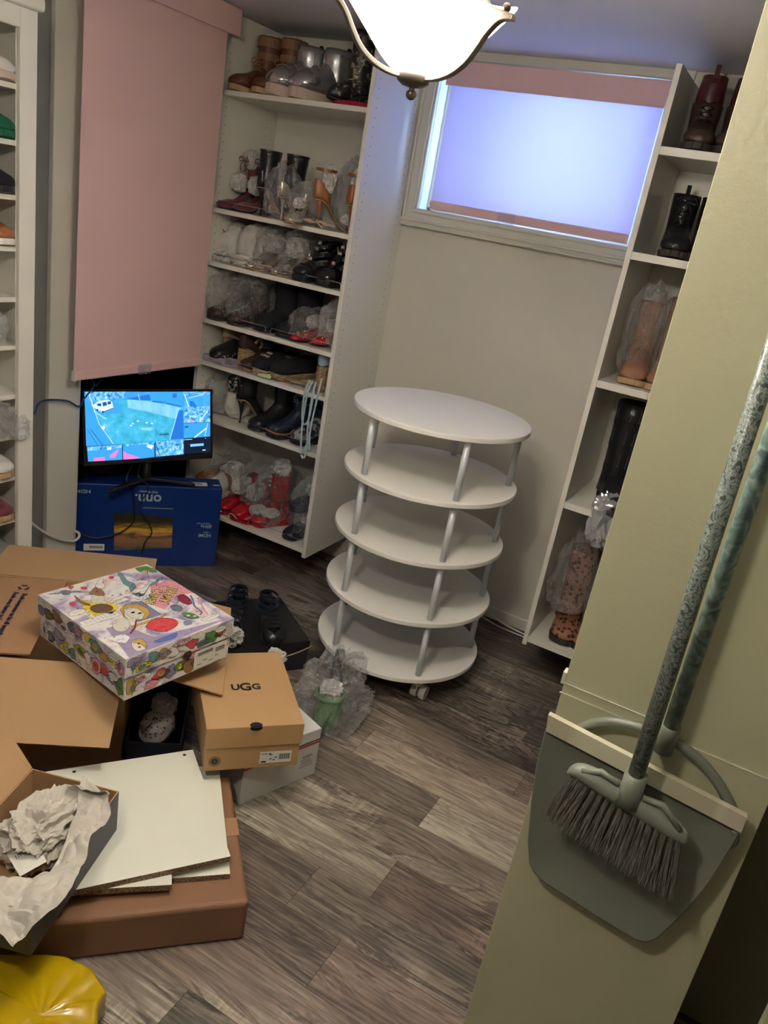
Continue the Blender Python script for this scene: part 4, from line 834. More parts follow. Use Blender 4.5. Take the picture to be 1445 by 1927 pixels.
# ---------------------------------------------------------------- yellow mailer
P=[(-1.16,.62),(-1.10,.735),(-1.04,.775),(-.961,.831),(-.91,.853),(-.865,.862),(-.842,.857),(-.825,.850),(-.806,.842),(-.80,.82),(-.76,.775),(-.70,.70),(-.62,.60),(-.60,.50),(-.9,.35)]
P=smooth([Vector((x,y,0)) for x,y in P],5,True); cc=sum(P,Vector())/len(P)
rings=[]
for k,(s_,z) in enumerate([(1,.006),(1,.060),(.985,.068),(.93,.074),(.86,.070),(.6,.076),(.3,.078),(.05,.078)]):
    rings.append([cc+(p-cc)*s_*(1+(.012*noise.noise(p*40+Vector((0,0,k))) if 0<k<4 else 0))+Vector((0,0,max(.002,z+(.012*noise.noise(p*22+Vector((0,0,k*.6))) if k>0 else 0)))) for p in P])
b=MB(); b.loft([[p-cc for p in r] for r in rings]); o=b.build('mailer','yellow',None,smooth=True); o.location=cc; o.name='plastic_mailer'; tag(o,'glossy yellow plastic mailing bag on the floor at the bottom left corner','bag')
# ---------------------------------------------------------------- black shoe box with heels, between boxes
d1=Vector((.272,-.191,0)).normalized(); d2=Vector((-.128,-.186,0)).normalized(); c_=Vector((-1.485,2.366,0))+d1*.166+d2*.15
bb=root('shoe_box','flat glossy black shoe box on the floor behind the tan shoe box','box',c_,math.atan2(d1.y,d1.x))
MB().box((-.163,-.147,0),(.163,.147,.10)).build('base','matblack',bb,bevel=.001)
MB().box((-.166,-.150,.085),(.166,.150,.12)).build('lid','black',bb,bevel=.0015)
b=MB(); openbox(b,.15,.29,.13,.003); 
ob=root('shoe_box','open black shoe box on the floor between the brown carton and the tan box','box',(-1.297+.0687-.0765,1.512,0),A36); 
b.build('base',['matblack','matblack'],ob)
ob2=root('shoe_box','dark slate shoe box wedged behind the open black shoe box','box',(-1.297+.073-.236,1.357+.053+.323,0),A36); MB().box((-.072,-.08,0),(.072,.09,.17)).build('base','greycard',ob2,bevel=.0015); MB().box((-.075,-.083,.14),(.075,.093,.20)).build('lid','greycard',ob2,bevel=.0015)
t=root('dust_bag','black crumpled tissue bag lying in the open black shoe box','bag',(-1.345,1.575,.01)); b=MB(); blob(b,(0,0,.10),(.045,.06,.085),3,.3,2.4,4); b.build('film','bsuede',t)
M['perf']=ramp_mat('perforated_white',[(.26,(.012,.012,.012)),(.32,(.5,.47,.47))],95,.6,'voro')
t=root('perforated_shoe','grey perforated shoe with white tissue in the open black shoe box','shoe',(-1.275,1.47,.04)); b=MB(); blob(b,(0,0,.075),(.042,.05,.045),9,.08,1.5,4); b.build('upper','perf',t,smooth=True); b=MB(); blob(b,(-.01,.035,.125),(.03,.03,.03),2,.35,2.5,3); b.build('tissue_stuffing','tissue',t)
# ---------------------------------------------------------------- cables and socket plate
def cable(name,label,pts,r,mat,cat='cable'):
    pts=[Vector(p) for p in pts]; o0=pts[0].copy(); o=MB().tube([p-o0 for p in pts],r,8,sm=6).build(name,mat,None,smooth=True); o.location=o0; tag(o,label,cat); return o
cable('network_cable','blue network cable looping across the white door casing',[(-2.315,1.80,.655),(-2.30,1.826,.686),(-2.293,1.868,.72),(-2.288,1.88,.753),(-2.285,1.905,.766),(-2.282,1.96,.762),(-2.283,2.01,.75),(-2.282,2.057,.724),(-2.27,2.063,.75),(-2.27,2.085,.77),(-2.28,2.124,.804),(-2.29,2.10,.834),(-2.31,2.07,.87)],.0032,'bluecord')
cable('network_cable','short blue cable end hanging below the pink shade left of the monitor',[(-2.275,2.20,.87),(-2.275,2.18,.842),(-2.275,2.154,.822),(-2.272,2.124,.800)],.0026,'black')
cable('power_cable','white power cable hanging beside the blue monitor carton',[(-2.31,1.80,.43),(-2.295,1.819,.412),(-2.29,1.829,.367),(-2.285,1.852,.308),(-2.283,1.925,.237),(-2.28,1.988,.196),(-2.28,2.045,.172),(-2.275,2.071,.183),(-2.28,2.074,.20),(-2.29,2.062,.209)],.0052,'whitecord')
cable('monitor_cable','black monitor cable looping down the left of the blue carton front',[(-2.26,2.344,.47),(-2.235,2.27,.405),(-2.215,2.285,.36),(-2.212,2.294,.318),(-2.208,2.298,.26),(-2.210,2.296,.209),(-2.245,2.259,.159),(-2.294,2.205,.135),(-2.329,2.167,.139),(-2.36,2.135,.167)],.0028,'black')
cable('monitor_cable','black monitor cable hanging straight over the sunset picture on the carton',[(-2.24,2.355,.46),(-2.20,2.30,.42),(-2.175,2.337,.368),(-2.197,2.312,.283),(-2.180,2.332,.235),(-2.158,2.356,.167),(-2.175,2.337,.119),(-2.181,2.330,.059)],.0026,'black')
o=MB().box((-.0,-.03,-.065),(.006,.012,.065)).build('socket_plate','mel',None,bevel=.002); o.location=(-2.3195,1.85,.45); tag(o,'white wall socket plate low on the grey wall beside the cabinet','socket')
o=MB().box((-.0,-.03,-.03),(.004,.01,.03)).build('paper_tag','white',None); o.location=(-2.3195,1.84,.60); tag(o,'small white paper tag on the grey wall above the socket plate','paper')
cable('floor_cable','white cable running along the foot of the wall behind the trolley',[(-.95,3.07,.062),(-.86,3.06,.05),(-.78,3.055,.02),(-.66,3.05,.008),(-.58,3.05,.006)],.004,'whitecord')
cable('floor_cable','thin white cable lying beside the thicker one at the wall foot',[(-.95,3.04,.04),(-.86,3.035,.02),(-.78,3.035,.006),(-.66,3.03,.006),(-.58,3.03,.006)],.003,'whitecord')
cable('floor_cable','black cable on the floor beneath the left shelf tower',[(-1.75,3.03,.006),(-1.62,3.0,.006),(-1.5,3.03,.006),(-1.3,3.05,.006)],.004,'black')
# ---------------------------------------------------------------- shoe builder (toe towards +X, heel at x=0, floor z=0)
def sst(x): x=max(0,min(1,x)); return x*x*(3-2*x)
def interp(tab,s):
    for (a,va),(b_,vb) in zip(tab,tab[1:]):
        if s<=b_: return va+(vb-va)*(s-a)/(b_-a)
    return tab[-1][1]
WID=[(0,.30),(.04,.50),(.12,.66),(.25,.66),(.42,.60),(.58,.82),(.70,.98),(.80,1),(.90,.84),(.96,.56),(1,.16)]
WIDP=[(0,.26),(.04,.44),(.12,.56),(.25,.54),(.42,.50),(.60,.80),(.72,.90),(.82,.78),(.92,.46),(.97,.26),(1,.08)]
WIDR=[(0,.36),(.04,.62),(.12,.80),(.25,.80),(.42,.76),(.58,.88),(.70,1),(.80,1.02),(.90,.92),(.96,.68),(1,.30)]
STN=[0,.012,.035,.08,.16,.25,.34,.42,.5,.58,.66,.74,.82,.89,.93,.96,.98,.993,1]
HT={'pump':[(0,.055),(.1,.054),(.3,.030),(.5,.024),(.6,.034),(.7,.040),(.82,.032),(.92,.024),(1,.012)],
    'low':[(0,.062),(.1,.064),(.3,.055),(.42,.064),(.55,.066),(.7,.052),(.85,.042),(.94,.034),(1,.016)],
    'boot':[(0,.085),(.1,.095),(.3,.11),(.42,.095),(.55,.075),(.7,.058),(.85,.050),(.94,.040),(1,.018)],
    'puff':[(0,.10),(.1,.11),(.3,.12),(.42,.115),(.55,.10),(.7,.085),(.85,.070),(.94,.052),(1,.025)]}
def wf(tab,q):
    if q>.86: return interp(tab,.86)*max(.06,1-((q-.86)/.14)**2.3)**.5
    if q<.06: return interp(tab,.07)*max(.08,1-((.06-q)/.06)**2)**.5
    return interp(tab,q)
def zb(s,h,L=.25): return h*(1-sst((s-.14)/.52))+.006*max(0,(s-.8)/.2)**2
class Shoe:
    def __init__(s,name,label,cat,loc,rz,L=.24,W=.085,heel=0.,group=None,kind='boot',toe='n',tilt=0):
        s.r=root(name,label,cat,loc,R(rz),group); s.L,s.W,s.h,s.kind=L,W,heel,kind
        if tilt: s.r.rotation_euler=(R(tilt),0,R(rz))
        s.wt={'n':WID,'p':WIDP,'r':WIDR}[toe]; s.base=0
    def sole(s,mat,t=.006,grow=.002,wedge=0,label=None):
        rings=[]; s.base=t
        for q in STN:
            x=q*s.L; w=wf(s.wt,q)*(s.W/2+grow); z=zb(q,s.h)+t
            z0=z-t if not wedge else (0.0 if q<.9 else zb(q,0))
            z0=max(0,z0)
            rings.append([Vector((x,w,z)),Vector((x,-w,z)),Vector((x,-w*.96,z0)),Vector((x,w*.96,z0))])
        rings[0]=[Vector((-grow,p.y,p.z)) for p in rings[0]]; rings[-1]=[Vector((s.L+grow,p.y,p.z)) for p in rings[-1]]
        MB().loft(rings).build('sole',mat,s.r,smooth=False,bevel=.002,label=label); return s
    def heel(s,mat,r0=.017,r1=.0045,x=.03,back=.0):
        zt=zb(.12,s.h)
        rings=[]
        for k in range(7):
            u=k/6; r=r0+(r1-r0)*min(1,u*1.5)**.7; cx=x-back*u+.004*math.sin(u*PI)
            rings.append([Vector((cx+r*math.cos(a*PI/6),r*math.sin(a*PI/6)*.95,zt*(1-u))) for a in range(12)])
        MB().loft(rings).build('heel',mat,s.r,smooth=True); return s
    def upper(s,mat,open_=.58,close=.68,name='upper',hs=1.,label=None,s0=0,s1=1,w=1.,solid=.003):
        rings=[]; H=HT[s.kind]
        for q in [a for a in STN if s0<=a<=s1]:
            x=q*s.L; wd=wf(s.wt,q)*s.W/2*w; z0=zb(q,s.h)+s.base-.001; h=interp(H,q)*hs
            k=1-sst((q-open_)/(close-open_)) if close>open_ else 0
            wt=wd*.78*k; y=[(-wt,h),(-(wd*.78*(.45+.55*k)),h*(.97)),(-wd*.95,h*.72),(-wd,h*.38),(-wd*.97,.004),(0,.001)]
            P=[Vector((x,a,z0+b_)) for a,b_ in y]; P+=[Vector((p.x,-p.y,p.z)) for p in P[:-1][::-1]]
            rings.append(P)
        b=MB(); b.loft(rings,False,False,False)
        n=len(rings[0]); b.f.append(list(range((len(rings)-1)*n,len(rings)*n))); b.m.append(0)
        b.f.append(list(range(0,n))[::-1]); b.m.append(0)
        o=b.build(name,mat,s.r,smooth=True,solid=solid,sub=1,label=label); return s
    def shaft(s,mat,top,prof=None,lean=0.,r=(.046,.036),name='shaft',x0=.24,z0=None,cuff=0,open_top=True,label=None):
        """elliptic leg from the ankle up to `top`; prof scales radii along height"""
        cx=s.L*x0; z0=zb(.2,s.h)+.035 if z0 is None else z0; prof=prof or [(0,1),(.3,.92),(1,1.1)]
        rings=[]; n=7
        for k in range(n+1):
            u=k/n; m_=interp(prof,u); z=z0+(top-z0)*u
            rings.append([Vector((cx+lean*u+r[0]*m_*math.cos(a*PI/10),r[1]*m_*math.sin(a*PI/10),z)) for a in range(20)])
        MB().loft(rings,True,True,not open_top).build(name,mat,s.r,smooth=True,solid=.003 if open_top else 0,label=label)
        s.sh=(cx,lean,z0,top,r,prof); return s
    def at(s,z,g=1.02):
        cx,lean,z0,top,r,prof=s.sh; u=max(0,min(1,(z-z0)/(top-z0))); m_=interp(prof,u)*g; return cx+lean*u,r[0]*m_,r[1]*m_
    def band(s,mat,z,w=.012,name='strap',slope=0,g=1.03,buckle=None):
        cx,rx,ry=s.at(z,g)
        P=[Vector((cx+rx*math.cos(a*PI/12),ry*math.sin(a*PI/12),z+slope*math.cos(a*PI/12))) for a in range(24)]
        o=MB().ribbon(P,w,.003,wd=(0,0,1),closed=True).build(name,mat,s.r,smooth=False)
        if buckle: MB().tube([(cx+rx*.5+dx,ry*.93+.003,z+dz) for dx,dz in ((-.007,-.008),(.007,-.008),(.007,.008),(-.007,.008))],.0015,6,closed=True).build('buckle',buckle,o)
        return s
    def laces(s,mat,za,zb_,n=5,fwd=.0,bow=True):
        b=MB()
        for k in range(n):
            z=za+(zb_-za)*k/n; z2=za+(zb_-za)*(k+1)/n
            cx,rx,ry=s.at(z,1.08); cx2,rx2,ry2=s.at(z2,1.08); f=fwd*(1-k/n); f2=fwd*(1-(k+1)/n)
            for sg in (-1,1): b.tube([(cx+rx*.88+f,sg*ry*.42,z),(cx+rx*1.02+(f+f2)/2,0,(z+z2)/2),(cx2+rx2*.88+f2,-sg*ry2*.42,z2)],.0018,6)
        if bow:
            cx,rx,ry=s.at(zb_,1.12)
            for sg in (-1,1):
                b.tube([(cx+rx,0,zb_),(cx+rx+.012,sg*.022,zb_+.008),(cx+rx+.010,sg*.032,zb_-.010),(cx+rx+.003,0,zb_-.002)],.0018,6,sm=4)
                b.tube([(cx+rx,0,zb_),(cx+rx+.012,sg*.014,zb_-.02),(cx+rx+.008,sg*.02,zb_-.045)],.0018,6,sm=3)
        b.build('laces',mat,s.r,smooth=True); return s
    def tissue(s,c,sz,seed=1,mat='tissue',name='tissue_stuffing'):
        b=MB(); blob(b,c,[v*.85 for v in sz],seed,.24,2.3,4); b.build(name,mat,s.r); return s
    def studs(s,mat,n,x0,x1,seed=1,r=.0036,kind=None):
        rnd=random.Random(seed); b=MB(); H=HT[s.kind]
        for k in range(n):
            q=rnd.uniform(x0,x1); u=rnd.uniform(-1,1); wd=interp(s.wt,q)*s.W/2*1.02; h=interp(H,q)*1.02
            a=u*PI*.46; c=Vector((q*s.L,wd*math.sin(a),zb(q,s.h)+s.base+h*(.25+.75*math.cos(a))))
            b.add([c+Vector(d)*r for d in ((1,0,0),(0,1,0),(-1,0,0),(0,-1,0),(0,0,1),(0,0,-1))],[(0,1,4),(1,2,4),(2,3,4),(3,0,4),(1,0,5),(2,1,5),(3,2,5),(0,3,5)])
        o=b.build('studs',mat,s.r); o['kind']='stuff'; return s
    def strap(s,mat,pts,w=.010,name='strap',sm=5,th=.0025,wd=(1,0,0)):
        MB().ribbon(pts,w,th,wd=wd,sm=sm).build(name,mat,s.r); return s
def bag(label,loc,sz,seed,mat='plas',group=None,top=.5,amp=.26,sub=5,tail=None,name='plastic_bag'):
    t_=root(name,label,'plastic bag',loc,0,group); b=MB(); blob(b,(0,0,sz[2]),sz,seed,amp,1.7,sub,flat=.002,top=top)
    b.build('film',mat,t_)
    if tail:
        b=MB(); rings=[]
        for k in range(7):
            u=k/6; w_=.012+.05*u; p=Vector(tail)*u+Vector((0,0,sz[2]*1.55))
            rings.append([p+Vector((w_*(j/8-.5)*2,.014*math.sin(j*1.9+seed+u*3)*(.4+u),.012*math.cos(j*2.3+seed))) for j in range(9)])
        b.loft(rings,False,False,False).build('gathered_top',mat,t_,solid=.0006)
    return t_
G1='shoes on the left shelf tower'
z1,z2,z3,z4,z5,z6,z7=[z+.0005 for z in SZ]
# ---- shelf 1
def workboot(label,x,y,z,rz,g):
    s=Shoe('lace_up_boot',label,'boot',(x,y,z),rz,.25,.088,0,g,'boot','r').sole('tansole',.020,.002,1).upper('brownboot',.30,.46,hs=.95)
    s.shaft('brownboot',.225,[(0,1.05),(.35,.92),(1,1.12)],lean=-.006,r=(.050,.040)); s.band('redbrown',.203,.034,'cuff_strap',g=1.10,buckle='bronze'); s.band('redbrown',.152,.026,'ankle_strap',g=1.12,buckle='bronze')
    s.laces('tan',.075,.135,5,.035); s.tissue((s.L*.24-.006,0,.225),(.034,.028,.014),3); return s
workboot('brown lace up boot with buckled cuff, leftmost on the top shelf by the wall',-2.215,2.965,z1,-97,'brown lace up boots on the top shelf')
workboot('brown lace up boot with buckled cuff, right of its twin, beside the silver boots',-2.105,2.97,z1,-97,'brown lace up boots on the top shelf')
def moon(label,x,y,z,rz,g,sd):
    s=Shoe('snow_boot',label,'boot',(x,y,z),rz,.27,.112,0,g,'puff','r').sole('creamsole',.038,.006,1,label='thick cream sole').upper('silver',.28,.44,hs=1.0,w=1.06)
    s.shaft('silver',.205,[(0,1.15),(.25,1.02),(.5,1.12),(.62,1.0),(.85,1.08),(1,.96)],r=(.060,.050),x0=.27); 
    b=MB()
    for q in (.5,.64,.78):
        w=interp(s.wt,q)*s.W/2*1.1; h=interp(HT['puff'],q)
        b.tube([(q*s.L+.005,w*math.sin(a),.04+h*max(0,math.cos(a))**.7*1.02) for a in [R(d) for d in range(-80,81,16)]],.0022,6)
    b.build('quilting_seam','greyink',s.r,smooth=True)
    s.strap('matblack',[(.035,-.008,.20),(.03,0,.222),(.035,.008,.20)],.016,'pull_tab',3); return s
moon('shiny silver puffer snow boot with cream sole, left of the pair',-2.005,2.985,z1,-104,'silver snow boots on the top shelf',1)
moon('shiny silver puffer snow boot with cream sole, right of the pair',-1.875,2.99,z1,-112,'silver snow boots on the top shelf',2)
s=Shoe('lace_boot','black boot of gold patterned lace standing at the right end of the top shelf','boot',(-1.715,2.865,z1+.014),-125,.165,.08,.03,None,'boot','p').sole('sole').heel('black',.016,.01).upper('lace',.3,.44).shaft('lace',.245,[(0,1),(.3,.9),(1,1.05)],r=(.040,.034),x0=.28)
t=root('fabric_pouch','crimson felt pouch lying under the lace boot on the top shelf','bag',(-1.72,2.79,z1)); b=MB(); blob(b,(0,0,.008),(.08,.05,.011),5,.2,2.2,4,flat=.0); b.build('felt','crimson',t)
# ---- shelf 2
def burg(label,x,rz,sd):
    s=Shoe('lace_up_heel',label,'shoe',(x,2.95,z2),rz,.215,.075,.075,'burgundy lace up heels','pump','p').sole('sole',.004).heel('burg',.014,.005).upper('burg',.62,.72)
    s.shaft('burg',.215,[(0,.8),(.5,.8),(1,.75)],r=(.040,.034),x0=.16,z0=.12,name='back_counter'); s.tissue((.055,0,.205),(.034,.034,.045),sd); s.tissue((.11,0,.11),(.04,.026,.04),sd+1); s.sh=(.045,0,.12,.215,(.044,.037),[(0,.9),(1,.85)]); s.laces('burg',.15,.205,3,.004); return s
burg('burgundy velvet heel tied over white tissue, leftmost on the second shelf',-2.235,-105,2); burg('burgundy velvet heel tied over white tissue, second from the left on its shelf',-2.155,-100,6)
def bootie(label,x,y,z,rz,mat='bleather',g='black stiletto booties',H=.105,zip_=True):
    s=Shoe('stiletto_bootie',label,'shoe',(x,y,z),rz,.215,.078,H,g,'boot','p').sole('tansole',.004,label='tan sole').heel(mat,.019,.0045,.022,-.004).upper(mat,.30,.46,hs=.75)
    s.shaft(mat,H+.145,[(0,1.05),(.4,.95),(1,1.12)],lean=.004,r=(.042,.034),x0=.22,z0=H+.02)
    s.band(mat,H+.142,.006,'top_edge',g=1.03)
    if zip_: MB().tube([(s.L*.22,.036,H+.03),(s.L*.22,.038,H+.09),(s.L*.22+.004,.040,H+.14)],.0016,6).build('zip','chrome',s.r)
    s.strap(mat,[(.088,.01,H+.145),(.105,.012,H+.140),(.115,.012,H+.118)],.006,'zip_pull',3,wd=(0,1,0)); return s
bootie('black leather stiletto bootie seen from behind, left of the pair',-2.105,2.765,z2,78); bootie('black leather stiletto bootie seen from behind, partly behind the bagged glitter heels',-2.0,2.80,z2,74)
def gl(label,x,y,z,rz,mat,g,H=.085):
    s=Shoe('glitter_heel',label,'shoe',(x,y,z),rz,.215,.074,H,g,'pump','p').sole('tansole',.004).heel(mat,.014,.0045).upper(mat,.6,.72); s.tissue((.09,0,H*.75+.03),(.05,.024,.022),int(abs(x)*100)%9); return s
gl('glittering silver heel in a clear bag in front of the black booties',-1.99,2.75,z2,85,'glit','glitter heels'); gl('glittering silver heel in a clear bag beside the tan heels',-1.885,2.79,z2,-70,'glit','glitter heels',.06)
bag('clear crinkled bag around the left glitter heel on the second shelf',(-2.0,2.80,z2),(.056,.075,.105),3,top=.6); bag('clear crinkled bag around the right glitter heel on the second shelf',(-1.885,2.80,z2),(.05,.07,.075),5,top=.4)
def tanheel(label,x,y,z,rz):
    s=Shoe('ankle_strap_heel',label,'shoe',(x,y,z),rz,.215,.072,.10,'tan ankle strap heels','pump','p').sole('tansole',.004).heel('tan',.015,.0045).upper('tan',.30,.36,s1=.34,hs=1.35,name='heel_counter').upper('tan',.84,.9,s0=.74,name='toe_strap')
    s.sh=(.042,0,.12,.235,(.038,.034),[(0,1),(1,1)]); s.band('tan',.212,.010,'ankle_strap',buckle='gold',g=1.05); s.tissue((.055,0,.185),(.030,.028,.058),int(abs(x*50))%7); s.tissue((.155,0,.045),(.035,.03,.026),2); return s
tanheel('cognac ankle strap heel stuffed with white tissue, left of the pair',-1.845,2.775,z2,48); tanheel('cognac ankle strap heel stuffed with white tissue, at the right end of its shelf',-1.695,2.80,z2,92)
bag('milky clear bag bulging up behind the tan heels on the second shelf',(-1.80,3.02,z2),(.085,.05,.14),9,'plas2',top=.6)
o=MB().ribbon([(-.09,.0,.012),(-.05,-.012,.016),(-.02,.0,.010),(.02,-.014,.016),(.05,.0,.012),(.08,-.01,.010)],.022,.003,wd=(.3,1,.2),sm=5).tube([(.0,-.005,.02),(.02,-.03,.012),(.05,-.035,-.004)],.003,6,sm=4).build('cream_ribbon','beige'); o.location=(-1.79,2.745,z2+.008); tag(o,'cream ribbon draped at the right front of the second shelf','ribbon')
# ---- shelf 3
def dustbag(label,x,y,sz,seed,rz,script=True):
    t_=root('dust_bag',label,'bag',(x,y,z3),R(rz),'white cotton dust bags'); b=MB(); blob(b,(0,0,sz[2]),sz,seed,.12,1.6,5,flat=.0,top=.35,ridge=True); b.build('bag_body','dust',t_,smooth=True)
    b=MB(); blob(b,(0,-sz[1]*.95,.022),(sz[0]*.85,.035,.022),seed+3,.35,2.3,4,flat=.0); b.build('gathered_neck','dust',t_)
    if script: 
        b=MB(); q=[(-.04,0),(-.03,.022),(-.026,.0),(-.02,.012),(-.012,.0),(-.008,.012),(.0,.002),(.004,.018),(.010,.0),(.018,.012),(.024,.0),(.034,.006)]
        stroke(b,q,.0035,0,False,0,4); stroke(b,[(-.034,.034),(-.02,.036),(0,.034),(.02,.037)],.004,0)
        # lay the lettering on the bulging front of the bag
        b.build('red_script','redink',t_,T=fr((-.012,-sz[1]*1.04,sz[2]*1.12),(.85,.25,-.35),(.2,.35,.9),(.2,-.95,.3)))
    return t_
dustbag('white cotton dust bag with red script, leftmost on the third shelf',-2.255,2.86,(.055,.075,.080),2,-12); dustbag('fuller white cotton dust bag right of the one with red script',-2.15,2.86,(.066,.08,.086),4,5,False)
for i,(x,y,rz) in enumerate([(-2.02,2.93,-108),(-1.905,2.94,-106)]):
    w=('left','right')[i]
    s=Shoe('rhinestone_sandal',f'rhinestone strapped sandal in a clear bag on the third shelf, {w} one','shoe',(x,y,z3),rz,.22,.076,.07,'rhinestone sandals','pump','p').sole('tansole',.005).heel('rhine',.014,.005).upper('rhine',.2,.3,s1=.25,name='heel_counter').upper('rhine',.80,.86,s0=.66,name='toe_strap')
    s.strap('rhine',[(.16,0,.05),(.11,0,.095),(.07,.0,.14)],.022,'instep_strap',wd=(0,1,0)); s.tissue((.10,0,.115),(.055,.034,.045),i+4)
    bag(f'crinkled clear bag around the {w} rhinestone sandal on the third shelf',(x-.015,y-.09,z3),(.052,.10,.088),11+i,top=.3,amp=.3)
for i,(x,y,rz) in enumerate([(-1.80,2.95,-100),(-1.70,2.96,-98)]):
    w=('left','right')[i]
    s=Shoe('buckled_sandal',f'black chunky sandal with chrome buckles on the third shelf, {w} one','shoe',(x,y,z3),rz,.235,.082,.045,'black buckled sandals','low','r').sole('black',.022,.003,1).upper('bleather',.1,.2,s1=.22,name='heel_counter',hs=1.6).upper('bleather',.84,.88,s0=.70,name='toe_strap')
    s.sh=(.075,0,.06,.16,(.055,.040),[(0,1.1),(1,.75)])
    for z_ in (.085,.12,.15): s.band('bleather',z_,.014,g=1.04,slope=-.012)
    s.strap('bleather',[(.185,0,.072),(.15,0,.090),(.125,0,.125),(.108,0,.155)],.016,'instep_strap',wd=(0,1,0))
    for q,(bx_,bz_) in enumerate([(.158,.088),(.125,.128),(.112,.152)]): MB().box((bx_-.002,-.010,bz_-.005),(bx_+.008,.010,bz_+.010)).build('buckle','chrome',s.r,bevel=.002)
# ---- shelf 4
for i,(x,y) in enumerate([(-2.22,2.93),(-2.11,2.93)]):
    w=('leftmost','second from the left')[i]
    s=Shoe('dark_ankle_boot',f'dark studded ankle boot in a clear bag, {w} on the fourth shelf','boot',(x,y,z4),-97,.22,.08,.03,'bagged dark boots','boot','n').sole('sole',.01).heel('black',.018,.014).upper('darkbrown',.3,.45).shaft('darkbrown',.165,r=(.043,.036)).studs('stud',46,.3,.95,i)
    bag(f'crinkled clear bag around the dark boot, {w} on the fourth shelf',(x-.02,y-.095,z4),(.066,.105,.105),21+i,top=.45,amp=.3)
for i,(x,y,rz,h_) in enumerate([(-1.99,2.97,-95,.205),(-1.88,2.97,-93,.20)]):
    w=('left','right')[i]
    s=Shoe('suede_boot',f'black suede slouchy boot in the middle of the fourth shelf, {w} of the pair','boot',(x,y,z4),rz,.235,.09,.0,'black suede boots','boot','r').sole('black',.012,.002,1).upper('bsuede',.3,.45,w=1.05).shaft('bsuede',h_,[(0,1.05),(.3,1.1),(.6,1.02),(1,1.15)],r=(.055,.046))
for i,(x,y) in enumerate([(-1.79,2.93),(-1.705,2.95)]):
    w=('left','right')[i]
    s=Shoe('studded_red_heel',f'red studded heel in a bag on the fourth shelf, {w} one','shoe',(x,y,z4),-100,.21,.072,.06,'red studded heels','pump','p').sole('black',.004).heel('redl',.014,.005).upper('redl',.6,.7).studs('gold',34,.6,.95,i+7).tissue((.08,0,.08),(.05,.025,.03),i)
bag('clear bag around the left red studded heel on the fourth shelf',(-1.81,2.835,z4),(.065,.095,.065),31,top=.2,amp=.3); bag('milky upright bag around the right red studded heel on the fourth shelf',(-1.70,2.88,z4),(.055,.10,.095),33,'plas2',top=.5,amp=.3)
# ---- shelf 5
def wedge(label,x,y,z,rz,mat,g,H=.085,sole='rope',L=.225,kind='low',patch=None,stud=0):
    s=Shoe('espadrille_wedge',label,'shoe',(x,y,z),rz,L,.08,H,g,kind,'n').sole(sole,.012,.003,1,label='jute wedge').upper(mat,.42,.56)
    if stud: s.studs('chrome',stud,.42,.97,3,.0024)
    if patch: s.strap(patch,[(.05,-.036,H+.04),(.07,-.039,H+.06),(.09,-.038,H+.035),(.075,-.039,H+.02)],.012,'horse_print',3,wd=(0,0,1))
    return s
wedge('jute wedge seen from its heel at the left end of the fifth shelf',-2.255,2.83,z5,70,'beige',None,.085)
s=Shoe('studded_flat','black flat covered in silver studs on a jute sole, left on the fifth shelf','shoe',(-2.165,2.955,z5),-108,.235,.085,0,None,'low','r').sole('tansole',.014,.003,1).upper('bleather',.40,.54,hs=1.35).studs('stud',130,.42,.98,5,.0040)
wedge('brown wedge with pale horse print, heel to the front, middle left of the fifth shelf',-2.105,2.76,z5,80,'darkbrown','horse print wedges',.075,patch='beige'); wedge('brown wedge with pale horse print, toe to the front, beside its twin',-2.03,2.96,z5,-100,'darkbrown','horse print wedges',.03,stud=10,patch='beige')
for i,(x,y) in enumerate([(-1.945,2.965),(-1.86,2.975)]):
    w=('left one with white letters','right one without letters')[i]
    s=Shoe('espadrille',f'black espadrille on a stitched jute sole on the fifth shelf, {w}','shoe',(x,y,z5),-103,.235,.088,0,'black espadrilles','low','r').sole('rope',.024,.003,1).upper('bsuede',.46,.58,hs=1.15)
    MB().tube([(q*.235,(wf(WIDR,q)*.0485)*sg,.0245) for sg in (1,) for q in STN]+[(q*.235,-(wf(WIDR,q)*.0485),.0245) for q in STN[::-1]],.0012,5).build('stitching','white',s.r)
    if i==0:
        TT_=fr((.190,.0,.080),(0.08,1,0),(-.86,.07,.5),(.5,0,.86))
        text('SEFI',.020,'white',s.r,fr((.166,.0,.0915),(0.05,1,0),(-.92,.05,.38),(.38,0,.92)),bold=.0004); text('LOND',.020,'white',s.r,fr((.188,.0,.0815),(0.05,1,0),(-.90,.05,.42),(.42,0,.90)),bold=.0004)
    else: text('SUP',.018,'greyink',s.r,fr((.160,.0,.094),(0.05,1,0),(-.92,.05,.38),(.38,0,.92)),bold=.0004)
t=root('pom_pom','black fluffy pom pom sitting behind the lettered espadrille on the fifth shelf','pom pom',(-1.985,2.80,z5+.10)); rnd=random.Random(2); b=MB().sph((0,0,.03),.018,8)
for k in range(420):
    d=Vector((rnd.gauss(0,1),rnd.gauss(0,1),rnd.gauss(0,1))).normalized(); c=Vector((0,0,.03)); e=d.orthogonal().normalized()*.0012; b.add([c+e,c-e,c+d*rnd.uniform(.024,.031)],[(0,1,2)])
b.build('fur','bsuede',t); MB().tube([(0,0,.05),(.01,-.02,.075),(.0,-.03,.09)],.0015,6,sm=3).build('cord','black',t)
wedge('jute wedge with pale blue ribbons hanging from it, right end of the fifth shelf',-1.69,2.76,z5,95,'skyrib',None,.095)
